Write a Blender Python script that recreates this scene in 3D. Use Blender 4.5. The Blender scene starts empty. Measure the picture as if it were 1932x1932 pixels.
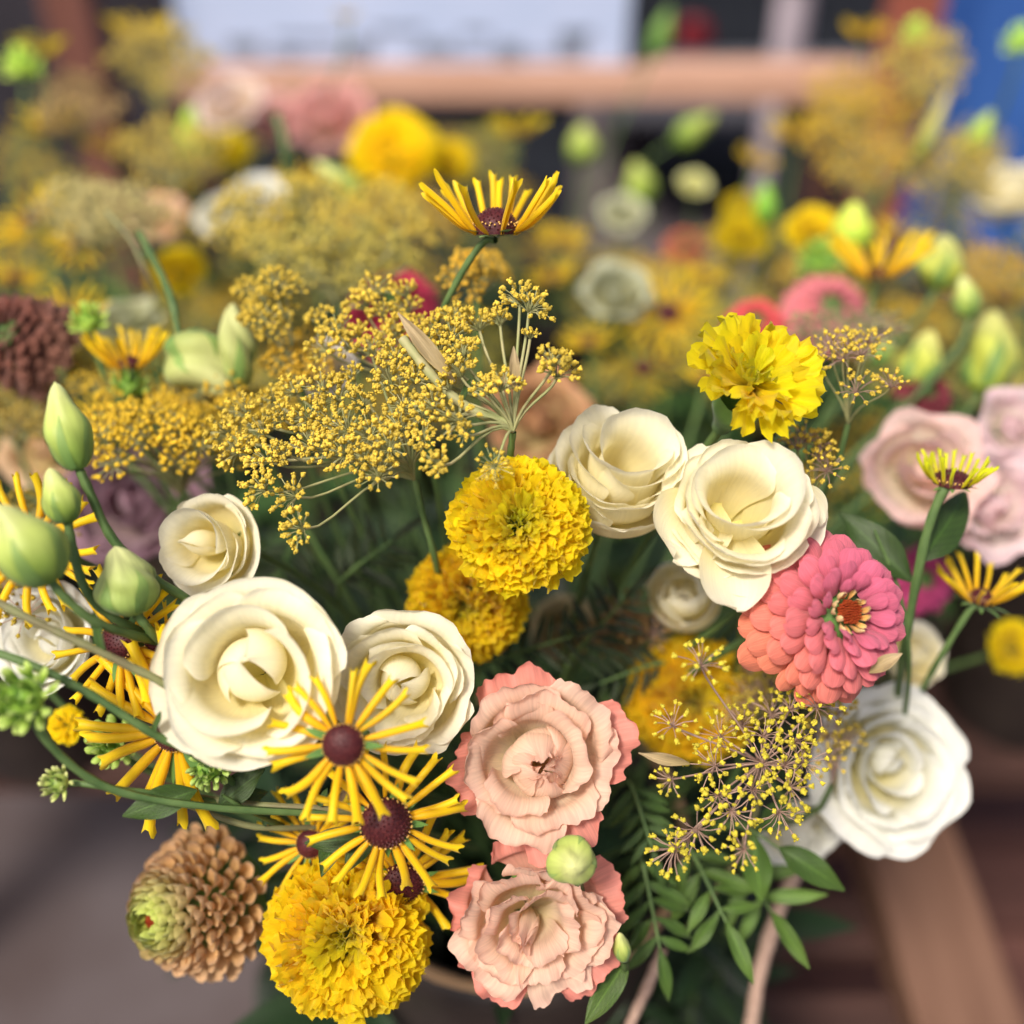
import bpy, math, random
import numpy as np
from mathutils import Vector, Matrix

# ------------------------------------------------------------------ camera, sky, sun, exposure
SC = bpy.context.scene
COL = SC.collection
PITCH = math.radians(38)
K = 0.4663                                   # tangent of half the field of view
CAMLOC = Vector((0, 0, 1.45))
cam_data = bpy.data.cameras.new('camera')
cam = bpy.data.objects.new('camera', cam_data)
COL.objects.link(cam)
cam.location = CAMLOC
cam.rotation_euler = (math.pi / 2 - PITCH, 0, 0)
cam_data.sensor_width = 36
cam_data.lens = 18 / K
cam_data.clip_start = 0.02
cam_data.clip_end = 200
cam_data.dof.use_dof = True
cam_data.dof.focus_distance = 0.408
cam_data.dof.aperture_fstop = 2.5
SC.camera = cam

world = bpy.data.worlds.new('World')
SC.world = world
world.use_nodes = True
wn = world.node_tree
bg = wn.nodes['Background']
sky = wn.nodes.new('ShaderNodeTexSky')
sky.sky_type = 'NISHITA'
sky.sun_disc = False
SUN_EL, SUN_AZ = math.radians(56), math.radians(215)   # azimuth measured clockwise from +Y
sky.sun_elevation = SUN_EL
sky.sun_rotation = SUN_AZ
sky.air_density = 0.75
sky.dust_density = 5.0
sky.ozone_density = 0.6
wn.links.new(sky.outputs[0], bg.inputs[0])
bg.inputs[1].default_value = 0.055

sun_d = bpy.data.lights.new('sun', 'SUN')
sun_d.energy = 1.5
sun_d.angle = math.radians(12)
sun_d.color = (1.0, 0.93, 0.82)
sun = bpy.data.objects.new('sun', sun_d)
COL.objects.link(sun)
sd = Vector((math.sin(SUN_AZ) * math.cos(SUN_EL), math.cos(SUN_AZ) * math.cos(SUN_EL), math.sin(SUN_EL)))
sun.rotation_euler = sd.to_track_quat('Z', 'Y').to_euler()
sun.location = (0, 0, 5)

SC.view_settings.view_transform = 'Standard'
SC.view_settings.look = 'None'
SC.view_settings.exposure = 1.42
SC.view_settings.gamma = 1

# ------------------------------------------------------------------ frames and small helpers
FW = Vector((0, math.cos(PITCH), -math.sin(PITCH)))
UP = Vector((0, math.sin(PITCH), math.cos(PITCH)))
RT = Vector((1, 0, 0))
PI = math.pi
GA = PI * (3 - math.sqrt(5))


def at(px, py, d):
    """point of the place seen at (px, py) on a 1932 wide picture, d metres along the view axis"""
    x = (px - 966) / 966 * K
    y = -(py - 966) / 966 * K
    return CAMLOC + (FW + RT * x + UP * y) * d


def msize(px, d):
    return px / 966 * K * d


def cdir(a, b, c):
    """direction: a to the right, b up the picture, c towards the viewer"""
    return (RT * a + UP * b - FW * c).normalized()


def smooth(x):
    x = np.clip(x, 0, 1)
    return x * x * (3 - 2 * x)


def grid(nu, nv, fn, usp=None):
    u = np.linspace(0, 1, nu) if usp is None else usp
    v = np.linspace(-1, 1, nv)
    U, V = np.meshgrid(u, v, indexing='ij')
    X, Y, Z = fn(U, V)
    P = np.stack([X + 0 * U, Y + 0 * U, Z + 0 * U], -1).reshape(-1, 3)
    uv = np.stack([U, (V + 1) / 2], -1).reshape(-1, 2)
    i = np.arange(nu * nv).reshape(nu, nv)
    F = np.stack([i[:-1, :-1], i[1:, :-1], i[1:, 1:], i[:-1, 1:]], -1).reshape(-1, 4)
    return P, F, uv


def build_mesh(name, pieces, mats):
    """pieces: list of (P, F, uv[, material index]); F is (n,4) or (n,3)"""
    vs, uvs, loops, tot, mi = [], [], [], [], []
    off = 0
    for pc in pieces:
        P, F, uv = pc[0], pc[1], pc[2]
        m = pc[3] if len(pc) > 3 else 0
        vs.append(P)
        uvs.append(uv[F.reshape(-1)])
        loops.append((F + off).reshape(-1))
        tot.append(np.full(len(F), F.shape[1]))
        mi.append(np.full(len(F), m))
        off += len(P)
    vs = np.concatenate(vs).astype(np.float32)
    uvs = np.concatenate(uvs).astype(np.float32)
    loops = np.concatenate(loops).astype(np.int32)
    tot = np.concatenate(tot).astype(np.int32)
    mi = np.concatenate(mi).astype(np.int32)
    me = bpy.data.meshes.new(name)
    me.vertices.add(len(vs))
    me.vertices.foreach_set('co', vs.reshape(-1))
    me.loops.add(len(loops))
    me.loops.foreach_set('vertex_index', loops)
    me.polygons.add(len(tot))
    st = np.concatenate([[0], np.cumsum(tot)[:-1]]).astype(np.int32)
    me.polygons.foreach_set('loop_start', st)
    me.polygons.foreach_set('loop_total', tot)
    me.polygons.foreach_set('material_index', mi)
    me.polygons.foreach_set('use_smooth', np.ones(len(tot), dtype=bool))
    ul = me.uv_layers.new(name='UVMap')
    ul.data.foreach_set('uv', uvs.reshape(-1))
    for m in (mats if isinstance(mats, (list, tuple)) else [mats]):
        me.materials.append(m)
    me.update(calc_edges=True)
    me.validate()
    return me


def xf(piece, M):
    """transform a piece by a 4x4 Matrix"""
    A = np.array(M)
    P = piece[0] @ A[:3, :3].T + A[:3, 3]
    return (P,) + tuple(piece[1:])


def tube(pts, rad, n=7, cap=True):
    pts = [Vector(p) for p in pts]
    m = len(pts)
    if not hasattr(rad, '__len__'):
        rad = [rad] * m
    if m > 10:
        ph = pts[0].x * 900 + pts[-1].y * 700
        rad = [r * (1 + .07 * math.sin(i * 1.9 + ph) + .06 * math.sin(i * .7 + ph * 2)) for i, r in enumerate(rad)]
    P, uv = [], []
    t0 = (pts[1] - pts[0]).normalized()
    nrm = t0.orthogonal().normalized()
    for i, p in enumerate(pts):
        a, b = pts[max(0, i - 1)], pts[min(m - 1, i + 1)]
        t = (b - a).normalized()
        nrm = (nrm - t * nrm.dot(t)).normalized()
        bn = t.cross(nrm)
        for k in range(n + 1):
            an = 2 * PI * k / n
            P.append(p + (nrm * math.cos(an) + bn * math.sin(an)) * rad[i])
            uv.append((i / (m - 1), k / n))
    P = np.array([tuple(v) for v in P])
    uv = np.array(uv)
    i = np.arange(m * (n + 1)).reshape(m, n + 1)
    F = np.stack([i[:-1, :-1], i[:-1, 1:], i[1:, 1:], i[1:, :-1]], -1).reshape(-1, 4)
    if not cap:
        return P, F, uv
    c0 = len(P)
    P = np.concatenate([P, [tuple(pts[0]), tuple(pts[-1])]])
    uv = np.concatenate([uv, [(0, .5), (1, .5)]])
    F2 = [(c0, i[0, k + 1], i[0, k], i[0, k]) for k in range(n)] + [(c0 + 1, i[-1, k], i[-1, k + 1], i[-1, k + 1]) for k in range(n)]
    return P, np.concatenate([F, np.array(F2)]) if False else F, uv


def bez(p0, p1, p2, p3, n=10):
    out = []
    for i in range(n + 1):
        t = i / n
        out.append(p0 * (1 - t) ** 3 + p1 * 3 * t * (1 - t) ** 2 + p2 * 3 * t * t * (1 - t) + p3 * t ** 3)
    return out


def catmull(pts, n=6):
    pts = [Vector(p) for p in pts]
    q = [pts[0] * 2 - pts[1]] + pts + [pts[-1] * 2 - pts[-2]]
    out = []
    for i in range(1, len(q) - 2):
        a, b, c, d = q[i - 1:i + 3]
        for k in range(n):
            t = k / n
            out.append(0.5 * ((2 * b) + (c - a) * t + (2 * a - 5 * b + 4 * c - d) * t * t + (3 * b - a - 3 * c + d) * t ** 3))
    out.append(pts[-1])
    return out


def ball(r, nu=5, nv=8, c=(0, 0, 0), squash=1.0):
    def fn(U, V):
        th, ph = U * PI, V * PI
        return (c[0] + r * np.sin(th) * np.cos(ph), c[1] + r * np.sin(th) * np.sin(ph), c[2] + r * squash * np.cos(th))
    return grid(nu, nv + 1, fn)


def box(x0, y0, z0, x1, y1, z1, bev=0.0):
    """box as pieces, with chamfered edges when bev > 0"""
    import bmesh
    bm = bmesh.new()
    bmesh.ops.create_cube(bm, size=1)
    for v in bm.verts:
        v.co = Vector(((x0 + x1) / 2 + v.co.x * (x1 - x0), (y0 + y1) / 2 + v.co.y * (y1 - y0), (z0 + z1) / 2 + v.co.z * (z1 - z0)))
    if bev:
        bmesh.ops.bevel(bm, geom=bm.edges[:], offset=bev, segments=2, affect='EDGES', profile=.6)
    bmesh.ops.triangulate(bm, faces=bm.faces[:])
    bm.verts.index_update()
    P = np.array([tuple(v.co) for v in bm.verts])
    F = np.array([[v.index for v in f.verts] for f in bm.faces])
    bm.free()
    return P, F, P[:, :2].copy()


def flat(me):
    me.polygons.foreach_set('use_smooth', np.zeros(len(me.polygons), dtype=bool))
    return me


# ------------------------------------------------------------------ objects
def new(name, data=None, parent=None, M=None, color=None, kind=None):
    o = bpy.data.objects.new(name, data)
    COL.objects.link(o)
    if parent is not None:
        o.parent = parent
    if M is not None:
        o.matrix_local = M
    if color is not None:
        o.color = (color[0], color[1], color[2], 1)
    if kind:
        o['kind'] = kind
    return o


def tag(o, label, cat, group=None, kind=None):
    o['label'] = label
    o['category'] = cat
    if group:
        o['group'] = group
    if kind:
        o['kind'] = kind
    return o


def frame(P, axis, roll=0.0, s=1.0):
    z = Vector(axis).normalized()
    ref = UP if abs(z.dot(UP)) < .93 else RT
    x = (ref - z * ref.dot(z)).normalized()
    y = z.cross(x)
    x2 = x * math.cos(roll) + y * math.sin(roll)
    y2 = z.cross(x2)
    M = Matrix((x2 * s, y2 * s, z * s)).transposed().to_4x4()
    M.translation = P
    return M


# ------------------------------------------------------------------ materials
def mat_nodes(name):
    m = bpy.data.materials.new(name)
    m.use_nodes = True
    nt = m.node_tree
    nt.nodes.clear()
    return m, nt, nt.nodes.new, nt.links.new


def petal_mat(name, ramp, transl=.35, rough=.55, vein=.25, veinscale=26, noise=.12, bump=.25, edge=None, nscale=120, spec=.3, rib=0):
    """thin petal or leaf: pigment runs along the petal (UV.x); fine veins; light passes through"""
    m, nt, N, L = mat_nodes(name)
    out = N('ShaderNodeOutputMaterial')
    uv = N('ShaderNodeUVMap')
    sep = N('ShaderNodeSeparateXYZ')
    L(uv.outputs[0], sep.inputs[0])
    cr = N('ShaderNodeValToRGB')
    while len(cr.color_ramp.elements) < len(ramp):
        cr.color_ramp.elements.new(.5)
    for e, (p, c) in zip(cr.color_ramp.elements, ramp):
        e.position = p
        e.color = (c[0], c[1], c[2], 1)
    tc = N('ShaderNodeTexCoord')
    n1 = N('ShaderNodeTexNoise'); n1.inputs['Scale'].default_value = nscale; n1.inputs['Detail'].default_value = 4
    L(tc.outputs['Object'], n1.inputs['Vector'])
    ad = N('ShaderNodeMath'); ad.operation = 'MULTIPLY_ADD'
    L(n1.outputs[0], ad.inputs[0]); ad.inputs[1].default_value = .25; 
    sb = N('ShaderNodeMath'); sb.operation = 'SUBTRACT'
    L(sep.outputs[0], sb.inputs[0]); sb.inputs[1].default_value = .125
    L(sb.outputs[0], ad.inputs[2])
    L(ad.outputs[0], cr.inputs[0])
    # veins along the petal
    mp = N('ShaderNodeCombineXYZ')
    mu = N('ShaderNodeMath'); mu.operation = 'MULTIPLY'; mu.inputs[1].default_value = veinscale
    L(sep.outputs[1], mu.inputs[0]); L(mu.outputs[0], mp.inputs[1])
    mu2 = N('ShaderNodeMath'); mu2.operation = 'MULTIPLY'; mu2.inputs[1].default_value = 1.6
    L(sep.outputs[0], mu2.inputs[0]); L(mu2.outputs[0], mp.inputs[0])
    n2 = N('ShaderNodeTexNoise'); n2.inputs['Scale'].default_value = 1.0; n2.inputs['Detail'].default_value = 2
    L(mp.outputs[0], n2.inputs['Vector'])
    # value variation
    mr = N('ShaderNodeMapRange')
    L(n2.outputs[0], mr.inputs[0]); mr.inputs[1].default_value = .3; mr.inputs[2].default_value = .7
    mr.inputs[3].default_value = 1 - vein; mr.inputs[4].default_value = 1 + vein * .4
    oi = N('ShaderNodeObjectInfo')
    rr = N('ShaderNodeMapRange')
    L(oi.outputs['Random'], rr.inputs[0]); rr.inputs[3].default_value = 1 - noise; rr.inputs[4].default_value = 1 + noise * .5
    mm = N('ShaderNodeMath'); mm.operation = 'MULTIPLY'
    L(mr.outputs[0], mm.inputs[0]); L(rr.outputs[0], mm.inputs[1])
    mx = N('ShaderNodeMix'); mx.data_type = 'RGBA'; mx.blend_type = 'MULTIPLY'; mx.inputs[0].default_value = 1
    L(cr.outputs[0], mx.inputs[6]); L(oi.outputs['Color'], mx.inputs[7])
    vm = N('ShaderNodeVectorMath'); vm.operation = 'SCALE'
    L(mx.outputs[2], vm.inputs[0]); L(mm.outputs[0], vm.inputs[3])
    if rib:
        # pale midrib and side veins that run forward from it
        s1 = N('ShaderNodeMath'); s1.operation = 'SUBTRACT'; s1.inputs[1].default_value = .5
        L(sep.outputs[1], s1.inputs[0])
        s2 = N('ShaderNodeMath'); s2.operation = 'ABSOLUTE'; L(s1.outputs[0], s2.inputs[0])
        s3 = N('ShaderNodeMapRange'); L(s2.outputs[0], s3.inputs[0])
        s3.inputs[1].default_value = .012; s3.inputs[2].default_value = .05; s3.inputs[3].default_value = 1; s3.inputs[4].default_value = 0
        s4 = N('ShaderNodeMath'); s4.operation = 'MULTIPLY_ADD'; s4.inputs[1].default_value = -.55
        L(s2.outputs[0], s4.inputs[0]); L(sep.outputs[0], s4.inputs[2])
        s5 = N('ShaderNodeMath'); s5.operation = 'MULTIPLY'; s5.inputs[1].default_value = 58; L(s4.outputs[0], s5.inputs[0])
        s6 = N('ShaderNodeMath'); s6.operation = 'SINE'; L(s5.outputs[0], s6.inputs[0])
        s7 = N('ShaderNodeMapRange'); L(s6.outputs[0], s7.inputs[0])
        s7.inputs[1].default_value = .75; s7.inputs[2].default_value = 1; s7.inputs[3].default_value = 0; s7.inputs[4].default_value = .45
        s8 = N('ShaderNodeMath'); s8.operation = 'MAXIMUM'; L(s3.outputs[0], s8.inputs[0]); L(s7.outputs[0], s8.inputs[1])
        s9 = N('ShaderNodeMath'); s9.operation = 'MULTIPLY_ADD'; s9.inputs[1].default_value = rib; s9.inputs[2].default_value = 1
        L(s8.outputs[0], s9.inputs[0])
        s10 = N('ShaderNodeMath'); s10.operation = 'MULTIPLY'; L(mm.outputs[0], s10.inputs[0]); L(s9.outputs[0], s10.inputs[1])
        L(s10.outputs[0], vm.inputs[3])
    pb = N('ShaderNodeBsdfPrincipled')
    pb.inputs['Roughness'].default_value = rough
    pb.inputs['Specular IOR Level'].default_value = spec
    if 'Sheen Weight' in pb.inputs:
        pb.inputs['Sheen Weight'].default_value = .15
    L(vm.outputs[0], pb.inputs['Base Color'])
    bp = N('ShaderNodeBump'); bp.inputs['Strength'].default_value = bump; bp.inputs['Distance'].default_value = .0006
    sm = N('ShaderNodeMath'); sm.operation = 'ADD'
    L(n2.outputs[0], sm.inputs[0])
    m3 = N('ShaderNodeMath'); m3.operation = 'MULTIPLY'; m3.inputs[1].default_value = .7
    L(n1.outputs[0], m3.inputs[0]); L(m3.outputs[0], sm.inputs[1])
    L(sm.outputs[0], bp.inputs['Height'])
    L(bp.outputs[0], pb.inputs['Normal'])
    if transl > 0:
        tr = N('ShaderNodeBsdfTranslucent')
        L(vm.outputs[0], tr.inputs[0])
        L(bp.outputs[0], tr.inputs['Normal'])
        ms = N('ShaderNodeMixShader'); ms.inputs[0].default_value = transl
        L(pb.outputs[0], ms.inputs[1]); L(tr.outputs[0], ms.inputs[2])
        L(ms.outputs[0], out.inputs[0])
    else:
        L(pb.outputs[0], out.inputs[0])
    return m


def solid_mat(name, c1, c2=None, scale=40, rough=.6, bump=.2, dist=.001, stretch=(1, 1, 1), spec=.3, detail=5, transl=0):
    m, nt, N, L = mat_nodes(name)
    out = N('ShaderNodeOutputMaterial')
    tc = N('ShaderNodeTexCoord')
    mp = N('ShaderNodeMapping'); mp.inputs['Scale'].default_value = stretch
    L(tc.outputs['Object'], mp.inputs[0])
    n1 = N('ShaderNodeTexNoise'); n1.inputs['Scale'].default_value = scale; n1.inputs['Detail'].default_value = detail
    L(mp.outputs[0], n1.inputs['Vector'])
    cr = N('ShaderNodeValToRGB')
    cr.color_ramp.elements[0].position = .3; cr.color_ramp.elements[1].position = .7
    c2 = c2 or c1
    cr.color_ramp.elements[0].color = (*c1, 1); cr.color_ramp.elements[1].color = (*c2, 1)
    L(n1.outputs[0], cr.inputs[0])
    oi = N('ShaderNodeObjectInfo')
    mx = N('ShaderNodeMix'); mx.data_type = 'RGBA'; mx.blend_type = 'MULTIPLY'; mx.inputs[0].default_value = 1
    L(cr.outputs[0], mx.inputs[6]); L(oi.outputs['Color'], mx.inputs[7])
    pb = N('ShaderNodeBsdfPrincipled'); pb.inputs['Roughness'].default_value = rough
    pb.inputs['Specular IOR Level'].default_value = spec
    L(mx.outputs[2], pb.inputs['Base Color'])
    bp = N('ShaderNodeBump'); bp.inputs['Strength'].default_value = bump; bp.inputs['Distance'].default_value = dist
    L(n1.outputs[0], bp.inputs['Height']); L(bp.outputs[0], pb.inputs['Normal'])
    L(pb.outputs[0], out.inputs[0])
    return m


M_CREAM = petal_mat('cream_petal', [(0, (.84, .75, .25)), (.3, (.96, .87, .48)), (.6, (.98, .92, .64)), (1, (.985, .95, .79))], transl=.44, vein=.06, veinscale=34, noise=.05, bump=.32)
M_WHITE = petal_mat('white_petal', [(0, (.72, .66, .20)), (.28, (.84, .78, .48)), (.6, (.88, .87, .76)), (1, (.91, .91, .86))], transl=.4, vein=.06, veinscale=40, noise=.04, bump=.5)
M_PEACH = petal_mat('peach_petal', [(0, (.76, .64, .32)), (.35, (.90, .72, .50)), (.75, (.91, .66, .50)), (1, (.92, .61, .48))], transl=.45, vein=.16, veinscale=34, noise=.08, bump=.3)
M_SALMON = petal_mat('salmon_outer_petal', [(0, (.85, .50, .36)), (.6, (.88, .38, .30)), (1, (.86, .30, .24))], transl=.36, vein=.16, veinscale=34, noise=.1, bump=.3)
M_MARI = petal_mat('marigold_petal', [(0, (.80, .64, .01)), (.4, (1.0, .78, .008)), (1, (1.0, .82, .01))], transl=.6, vein=.08, veinscale=7, noise=.14, bump=.3, rough=.5)
M_ZIN = petal_mat('zinnia_petal', [(0, (.74, .74, .74)), (.5, (.92, .92, .92)), (1, (1.0, 1.0, 1.0))], transl=.25, vein=.22, veinscale=18, noise=.10, bump=.6, rough=.6)
M_POM = petal_mat('pompon_petal', [(0, (.55, .45, .2)), (.5, (.85, .8, .6)), (1, (1.0, 1.0, 1.0))], transl=.2, vein=.1, veinscale=7, noise=.15, bump=.3, rough=.6)
M_RAY = petal_mat('ray_petal', [(0, (.95, .50, .002)), (.6, (1.0, .68, .006)), (1, (1.0, .73, .010))], transl=.35, vein=.1, veinscale=6, noise=.1, bump=.2, rough=.45)
M_BUD = petal_mat('bud_skin', [(0, (.12, .24, .04)), (.22, (.32, .46, .08)), (.6, (.58, .68, .17)), (1, (.78, .80, .34))], transl=.25, vein=.2, veinscale=12, noise=.08, bump=.3, rough=.45)
M_LEAF = petal_mat('leaf', [(0, (.034, .075, .010)), (.5, (.040, .088, .012)), (1, (.050, .10, .015))], transl=.2, vein=.3, veinscale=14, noise=.3, bump=.5, rough=.45, nscale=60, spec=.4, rib=.9)
M_LEAFD = petal_mat('deep_leaf', [(0, (.008, .024, .006)), (.5, (.010, .030, .007)), (1, (.012, .034, .008))], transl=.08, vein=.3, veinscale=14, noise=.4, bump=.4, rough=.5, nscale=60)  # leaf green taken near black: shade inside the bouquet put into the colour
M_SEPAL = petal_mat('sepal', [(0, (.10, .22, .05)), (1, (.16, .32, .06))], transl=.2, vein=.2, veinscale=6, noise=.2, bump=.3)
M_BSEP = petal_mat('bud_sepal', [(0, (.14, .28, .06)), (1, (.36, .50, .13))], transl=.2, vein=.2, veinscale=6, noise=.1, bump=.3)
M_STEM = solid_mat('green_stem', (.06, .115, .035), (.12, .19, .06), scale=90, rough=.5, bump=.2, dist=.0004)
M_STEMT = solid_mat('brown_green_stem', (.16, .13, .07), (.22, .24, .10), scale=90, rough=.55, bump=.2, dist=.0004)
M_PED = solid_mat('umbel_ray', (.27, .31, .12), (.42, .37, .19), scale=120, rough=.6, bump=.1, dist=.0003)
M_PEDP = solid_mat('purplish_pedicel', (.34, .22, .17), (.44, .30, .24), scale=160, rough=.6, bump=.1, dist=.0003)
M_FLO = solid_mat('umbel_floret', (.40, .30, .05), (.86, .62, .08), scale=260, rough=.8, bump=.5, dist=.0004, spec=.1, detail=2)
M_DISC = solid_mat('cone_disc', (.045, .007, .010), (.10, .018, .018), scale=900, rough=.5, bump=.5, dist=.0006)
M_POLLEN = solid_mat('pollen_floret', (.80, .45, .08), (.9, .6, .2), scale=600, rough=.6)
M_ZEYE = solid_mat('zinnia_eye', (.42, .05, .02), (.55, .12, .03), scale=700, rough=.6, bump=.6)
M_ZSTAR = petal_mat('zinnia_star', [(0, (.45, .12, .04)), (.5, (.80, .50, .14)), (1, (.90, .72, .36))], transl=.15, vein=.1, veinscale=5)
M_DRY = petal_mat('dry_bract', [(0, (.42, .32, .14)), (1, (.60, .46, .26))], transl=.2, vein=.3, veinscale=8, noise=.2, bump=.5)
# ------------------------------------------------------------------ flower recipes: (name, mesh, matrix, colour, kind, kids)
I4 = Matrix.Identity(4)


def rot_dir(d, nrm, roll=0.0, s=1.0, loc=(0, 0, 0)):
    """local X along d, local Z near nrm"""
    x = Vector(d).normalized()
    z = Vector(nrm)
    z = (z - x * z.dot(x))
    z = z.normalized() if z.length > 1e-5 else x.orthogonal().normalized()
    y = z.cross(x)
    z2 = z * math.cos(roll) + y * math.sin(roll)
    y2 = z2.cross(x)
    M = Matrix((x * s, y2 * s, z2 * s)).transposed().to_4x4()
    M.translation = loc
    return M


def cup_petal(rng, R, Rk, Hk, curl, phi0, hw, spiral, ruf, droop, fine=.3, cut=.16, nu=15, nv=22, gpow=.75, flat_=.55, roll=.5):
    f1, f2, f3 = rng.uniform(2, 4), rng.uniform(3, 6), rng.uniform(13, 19)
    p1, p2, p3, p4 = [rng.uniform(0, 6.28) for _ in range(4)]
    tilt = rng.uniform(-.11, .11)
    notch = rng.uniform(0, .06)

    def fn(u, v):
        edge = 1 - cut * np.abs(v) ** 3 - notch * np.exp(-(v * 3.5) ** 2) + tilt * v + .025 * fine * np.sin(f3 * v + p3) + .012 * fine * np.sin(f3 * 2.3 * v + p4)
        t = u * edge
        w = hw * (.30 + .70 * np.sin(np.clip(t / .7, 0, 1) * PI / 2)) * (1 - .16 * smooth((u - .72) / .28) ** 2)
        ph = phi0 + v * w
        g = np.sin(np.clip(t / flat_, 0, 1) * PI / 2) ** gpow
        s = smooth((t - roll) / (1 - roll))
        wave = np.sin(f1 * v * 1.6 + p1) * .6 + np.sin(f2 * v * 1.5 + p2) * .4
        fw = np.sin(f3 * v + p4 + 1.5 * np.sin(3 * v + p2)) + .6 * np.sin(f3 * 1.9 * v + p1)
        crease = np.exp(-((v - .5 * np.sin(p1)) / .22) ** 2)
        r = Rk * (g + curl * s * s) * (1 + spiral * v) + ruf * R * (u ** 3) * wave + fine * ruf * .32 * R * u ** 6 * fw
        z = Hk * (t - droop * s ** 3) + (ruf + .012) * R * .9 * u ** 4 * np.sin(f2 * v * 1.3 + p3) + fine * ruf * .25 * R * u ** 6 * np.sin(f3 * v + p2)
        r = np.maximum(r, .015 * R)
        return r * np.cos(ph), r * np.sin(ph), z
    return grid(nu, nv, fn)


def sepals_calyx(R, n=5, L=.7, mat=None, w=.12, curl=.6):
    kids = []

    def fn(u, v):
        ww = w * R * np.sin(np.clip(u * .95 + .05, 0, 1) * PI) ** .7 * (1 - .5 * u)
        r = R * (.10 + L * .55 * np.sin(u * 1.4)) + curl * R * .3 * u ** 2
        return R * (.08 + .62 * u), v * ww, R * (-.03 + .10 * u) - .04 * R * v * v
    me = build_mesh('sepal', [grid(7, 5, fn)], mat or M_SEPAL)
    return [('sepal', me, Matrix.Rotation(2 * PI * k / n + .3, 4, 'Z'), None, None, []) for k in range(n)]


def rose(R, seed, mat, n=20, rin=.12, H=None, ruf=.05, fine=.3, bud=True, bud_n=3, bud_curl=-.94, bud_ruf=.3, bud_cut=.24, bud_loose=.03, openness=.25, droop=.22, inner_curl=-.15,
         outer_mat=None, outer_n=4, hw0=1.25, budscale=.3, hollow=.8, nu=15, nv=22, outer_w=None, outer_curl=.08, step=.22, c0=None, loose=.15, roll=.45, first=1.5, outer_h=.7, outer_r=.82, rout=.80):
    rng = random.Random(seed)
    H = H or R * 1.15
    rec = []
    if bud:
        BT = Matrix.Rotation(rng.uniform(.10, .2), 4, Vector((rng.uniform(-1, 1), rng.uniform(-1, 1), 0)).normalized())
        for k in range(bud_n):
            BT = BT @ Matrix.Rotation(rng.uniform(-bud_loose, bud_loose), 4, 'X') @ Matrix.Rotation(rng.uniform(-bud_loose, bud_loose), 4, 'Y')
            P = cup_petal(rng, R, budscale * R * (1 - .10 * (bud_n - k) / bud_n), H * .88 * rng.uniform(.90, 1.03), bud_curl, k * 2.3999 + .4, 1.35, .14, ruf * bud_ruf, .05, fine=fine * .5, cut=bud_cut, nu=16, nv=20, roll=.38)
            rec.append(('inner_petal', build_mesh('inner_petal', [xf(P, BT)], mat), I4, None, None, []))
    else:
        st = [xf(ball(R * .06, 6, 10, squash=1.3), Matrix.Translation((0, 0, H * .18)))]
        for k in range(5):
            a = k * 1.257
            st.append(tube([(0, 0, H * .1), (R * .05 * math.cos(a), R * .05 * math.sin(a), H * .16), (R * .09 * math.cos(a), R * .09 * math.sin(a), H * .2)], R * .012, 5))
        rec.append(('stigma', build_mesh('stigma', st, M_BUD), I4, None, None, []))
    for k in range(n):
        p = k / (n - 1)
        Rk = R * (rin + (rout - rin) * p ** .85)
        Hk = H * (1 - step * p - (1 - hollow) * max(0, 1 - p * 4))
        c = (c0 if c0 is not None else inner_curl) + (openness - (c0 if c0 is not None else inner_curl)) * p ** 1.1 + rng.uniform(-.05, .05)
        hw = (hw0 + (first - hw0) * max(0, 1 - p * 3)) * (1 - .15 * p) * rng.uniform(.88, 1.1)
        P = cup_petal(rng, R, Rk, Hk * rng.uniform(.95, 1.04), c, k * 2.3999 + rng.uniform(-.2, .2), hw, rng.uniform(.03, .09) * (1 - .3 * p) * rng.choice([1, 1, 1, -1]),
                      ruf * (.55 + .6 * p), droop * (.5 + .5 * p), fine=fine, nu=nu, nv=nv, roll=roll)
        TT = Matrix.Translation((rng.uniform(-.035, .035) * R, rng.uniform(-.035, .035) * R, 0)) @ Matrix.Rotation(rng.uniform(.02, loose), 4, Vector((rng.uniform(-1, 1), rng.uniform(-1, 1), 0)).normalized())
        rec.append(('petal', build_mesh('petal', [xf(P, TT)], mat), I4, None, None, []))
    for k in range(outer_n):
        P = cup_petal(rng, R, R * outer_r, H * outer_h * rng.uniform(.86, 1.12), openness + outer_curl + rng.uniform(-.1, .12), k * 2 * PI / outer_n + rng.uniform(-.3, .3), outer_w or max(.85, 5.2 / outer_n), .04 * rng.choice([1, -1]), ruf * 1.3, droop * 1.1, fine=fine, cut=.15, nu=nu, nv=nv)
        rec.append(('outer_petal', build_mesh('outer_petal', [P], outer_mat or mat), I4, None, None, []))
    rec += sepals_calyx(R)
    return rec


def lisi_side(R, seed, mat):
    return rose(R, seed, mat, n=12, rin=.2, bud=False, openness=.05, outer_n=3, H=R * 1.7)


# ---- marigold
def mari_petal_piece(rng, wid=.5, nu=9, nv=11, ruf=.1, lobes=3):
    a, b, c = rng.uniform(0, 6.28), rng.uniform(4, 6.5), rng.uniform(0, 6.28)
    curv = rng.uniform(-.12, .25)

    def fn(u, v):
        w = (.10 + (wid - .10) * smooth((u - .1) / .9) ** 1.2)
        w = w * (1 - .12 * smooth((u - .9) / .1))
        lob = 1 - .10 * v * v - .08 * smooth((u - .6) / .4) * (.5 + .5 * np.cos(v * PI * lobes + c))
        x = u * lob
        y = v * w * .5 * (1 + .0 * u)
        z = curv * np.sin(u * 2.2) + .16 * (1 - u) * v * v + ruf * u ** 2.2 * np.sin(b * v + a) + .06 * u ** 3 * np.sin(2.1 * b * v + c)
        return x, y, z
    return grid(nu, nv, fn)


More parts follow.
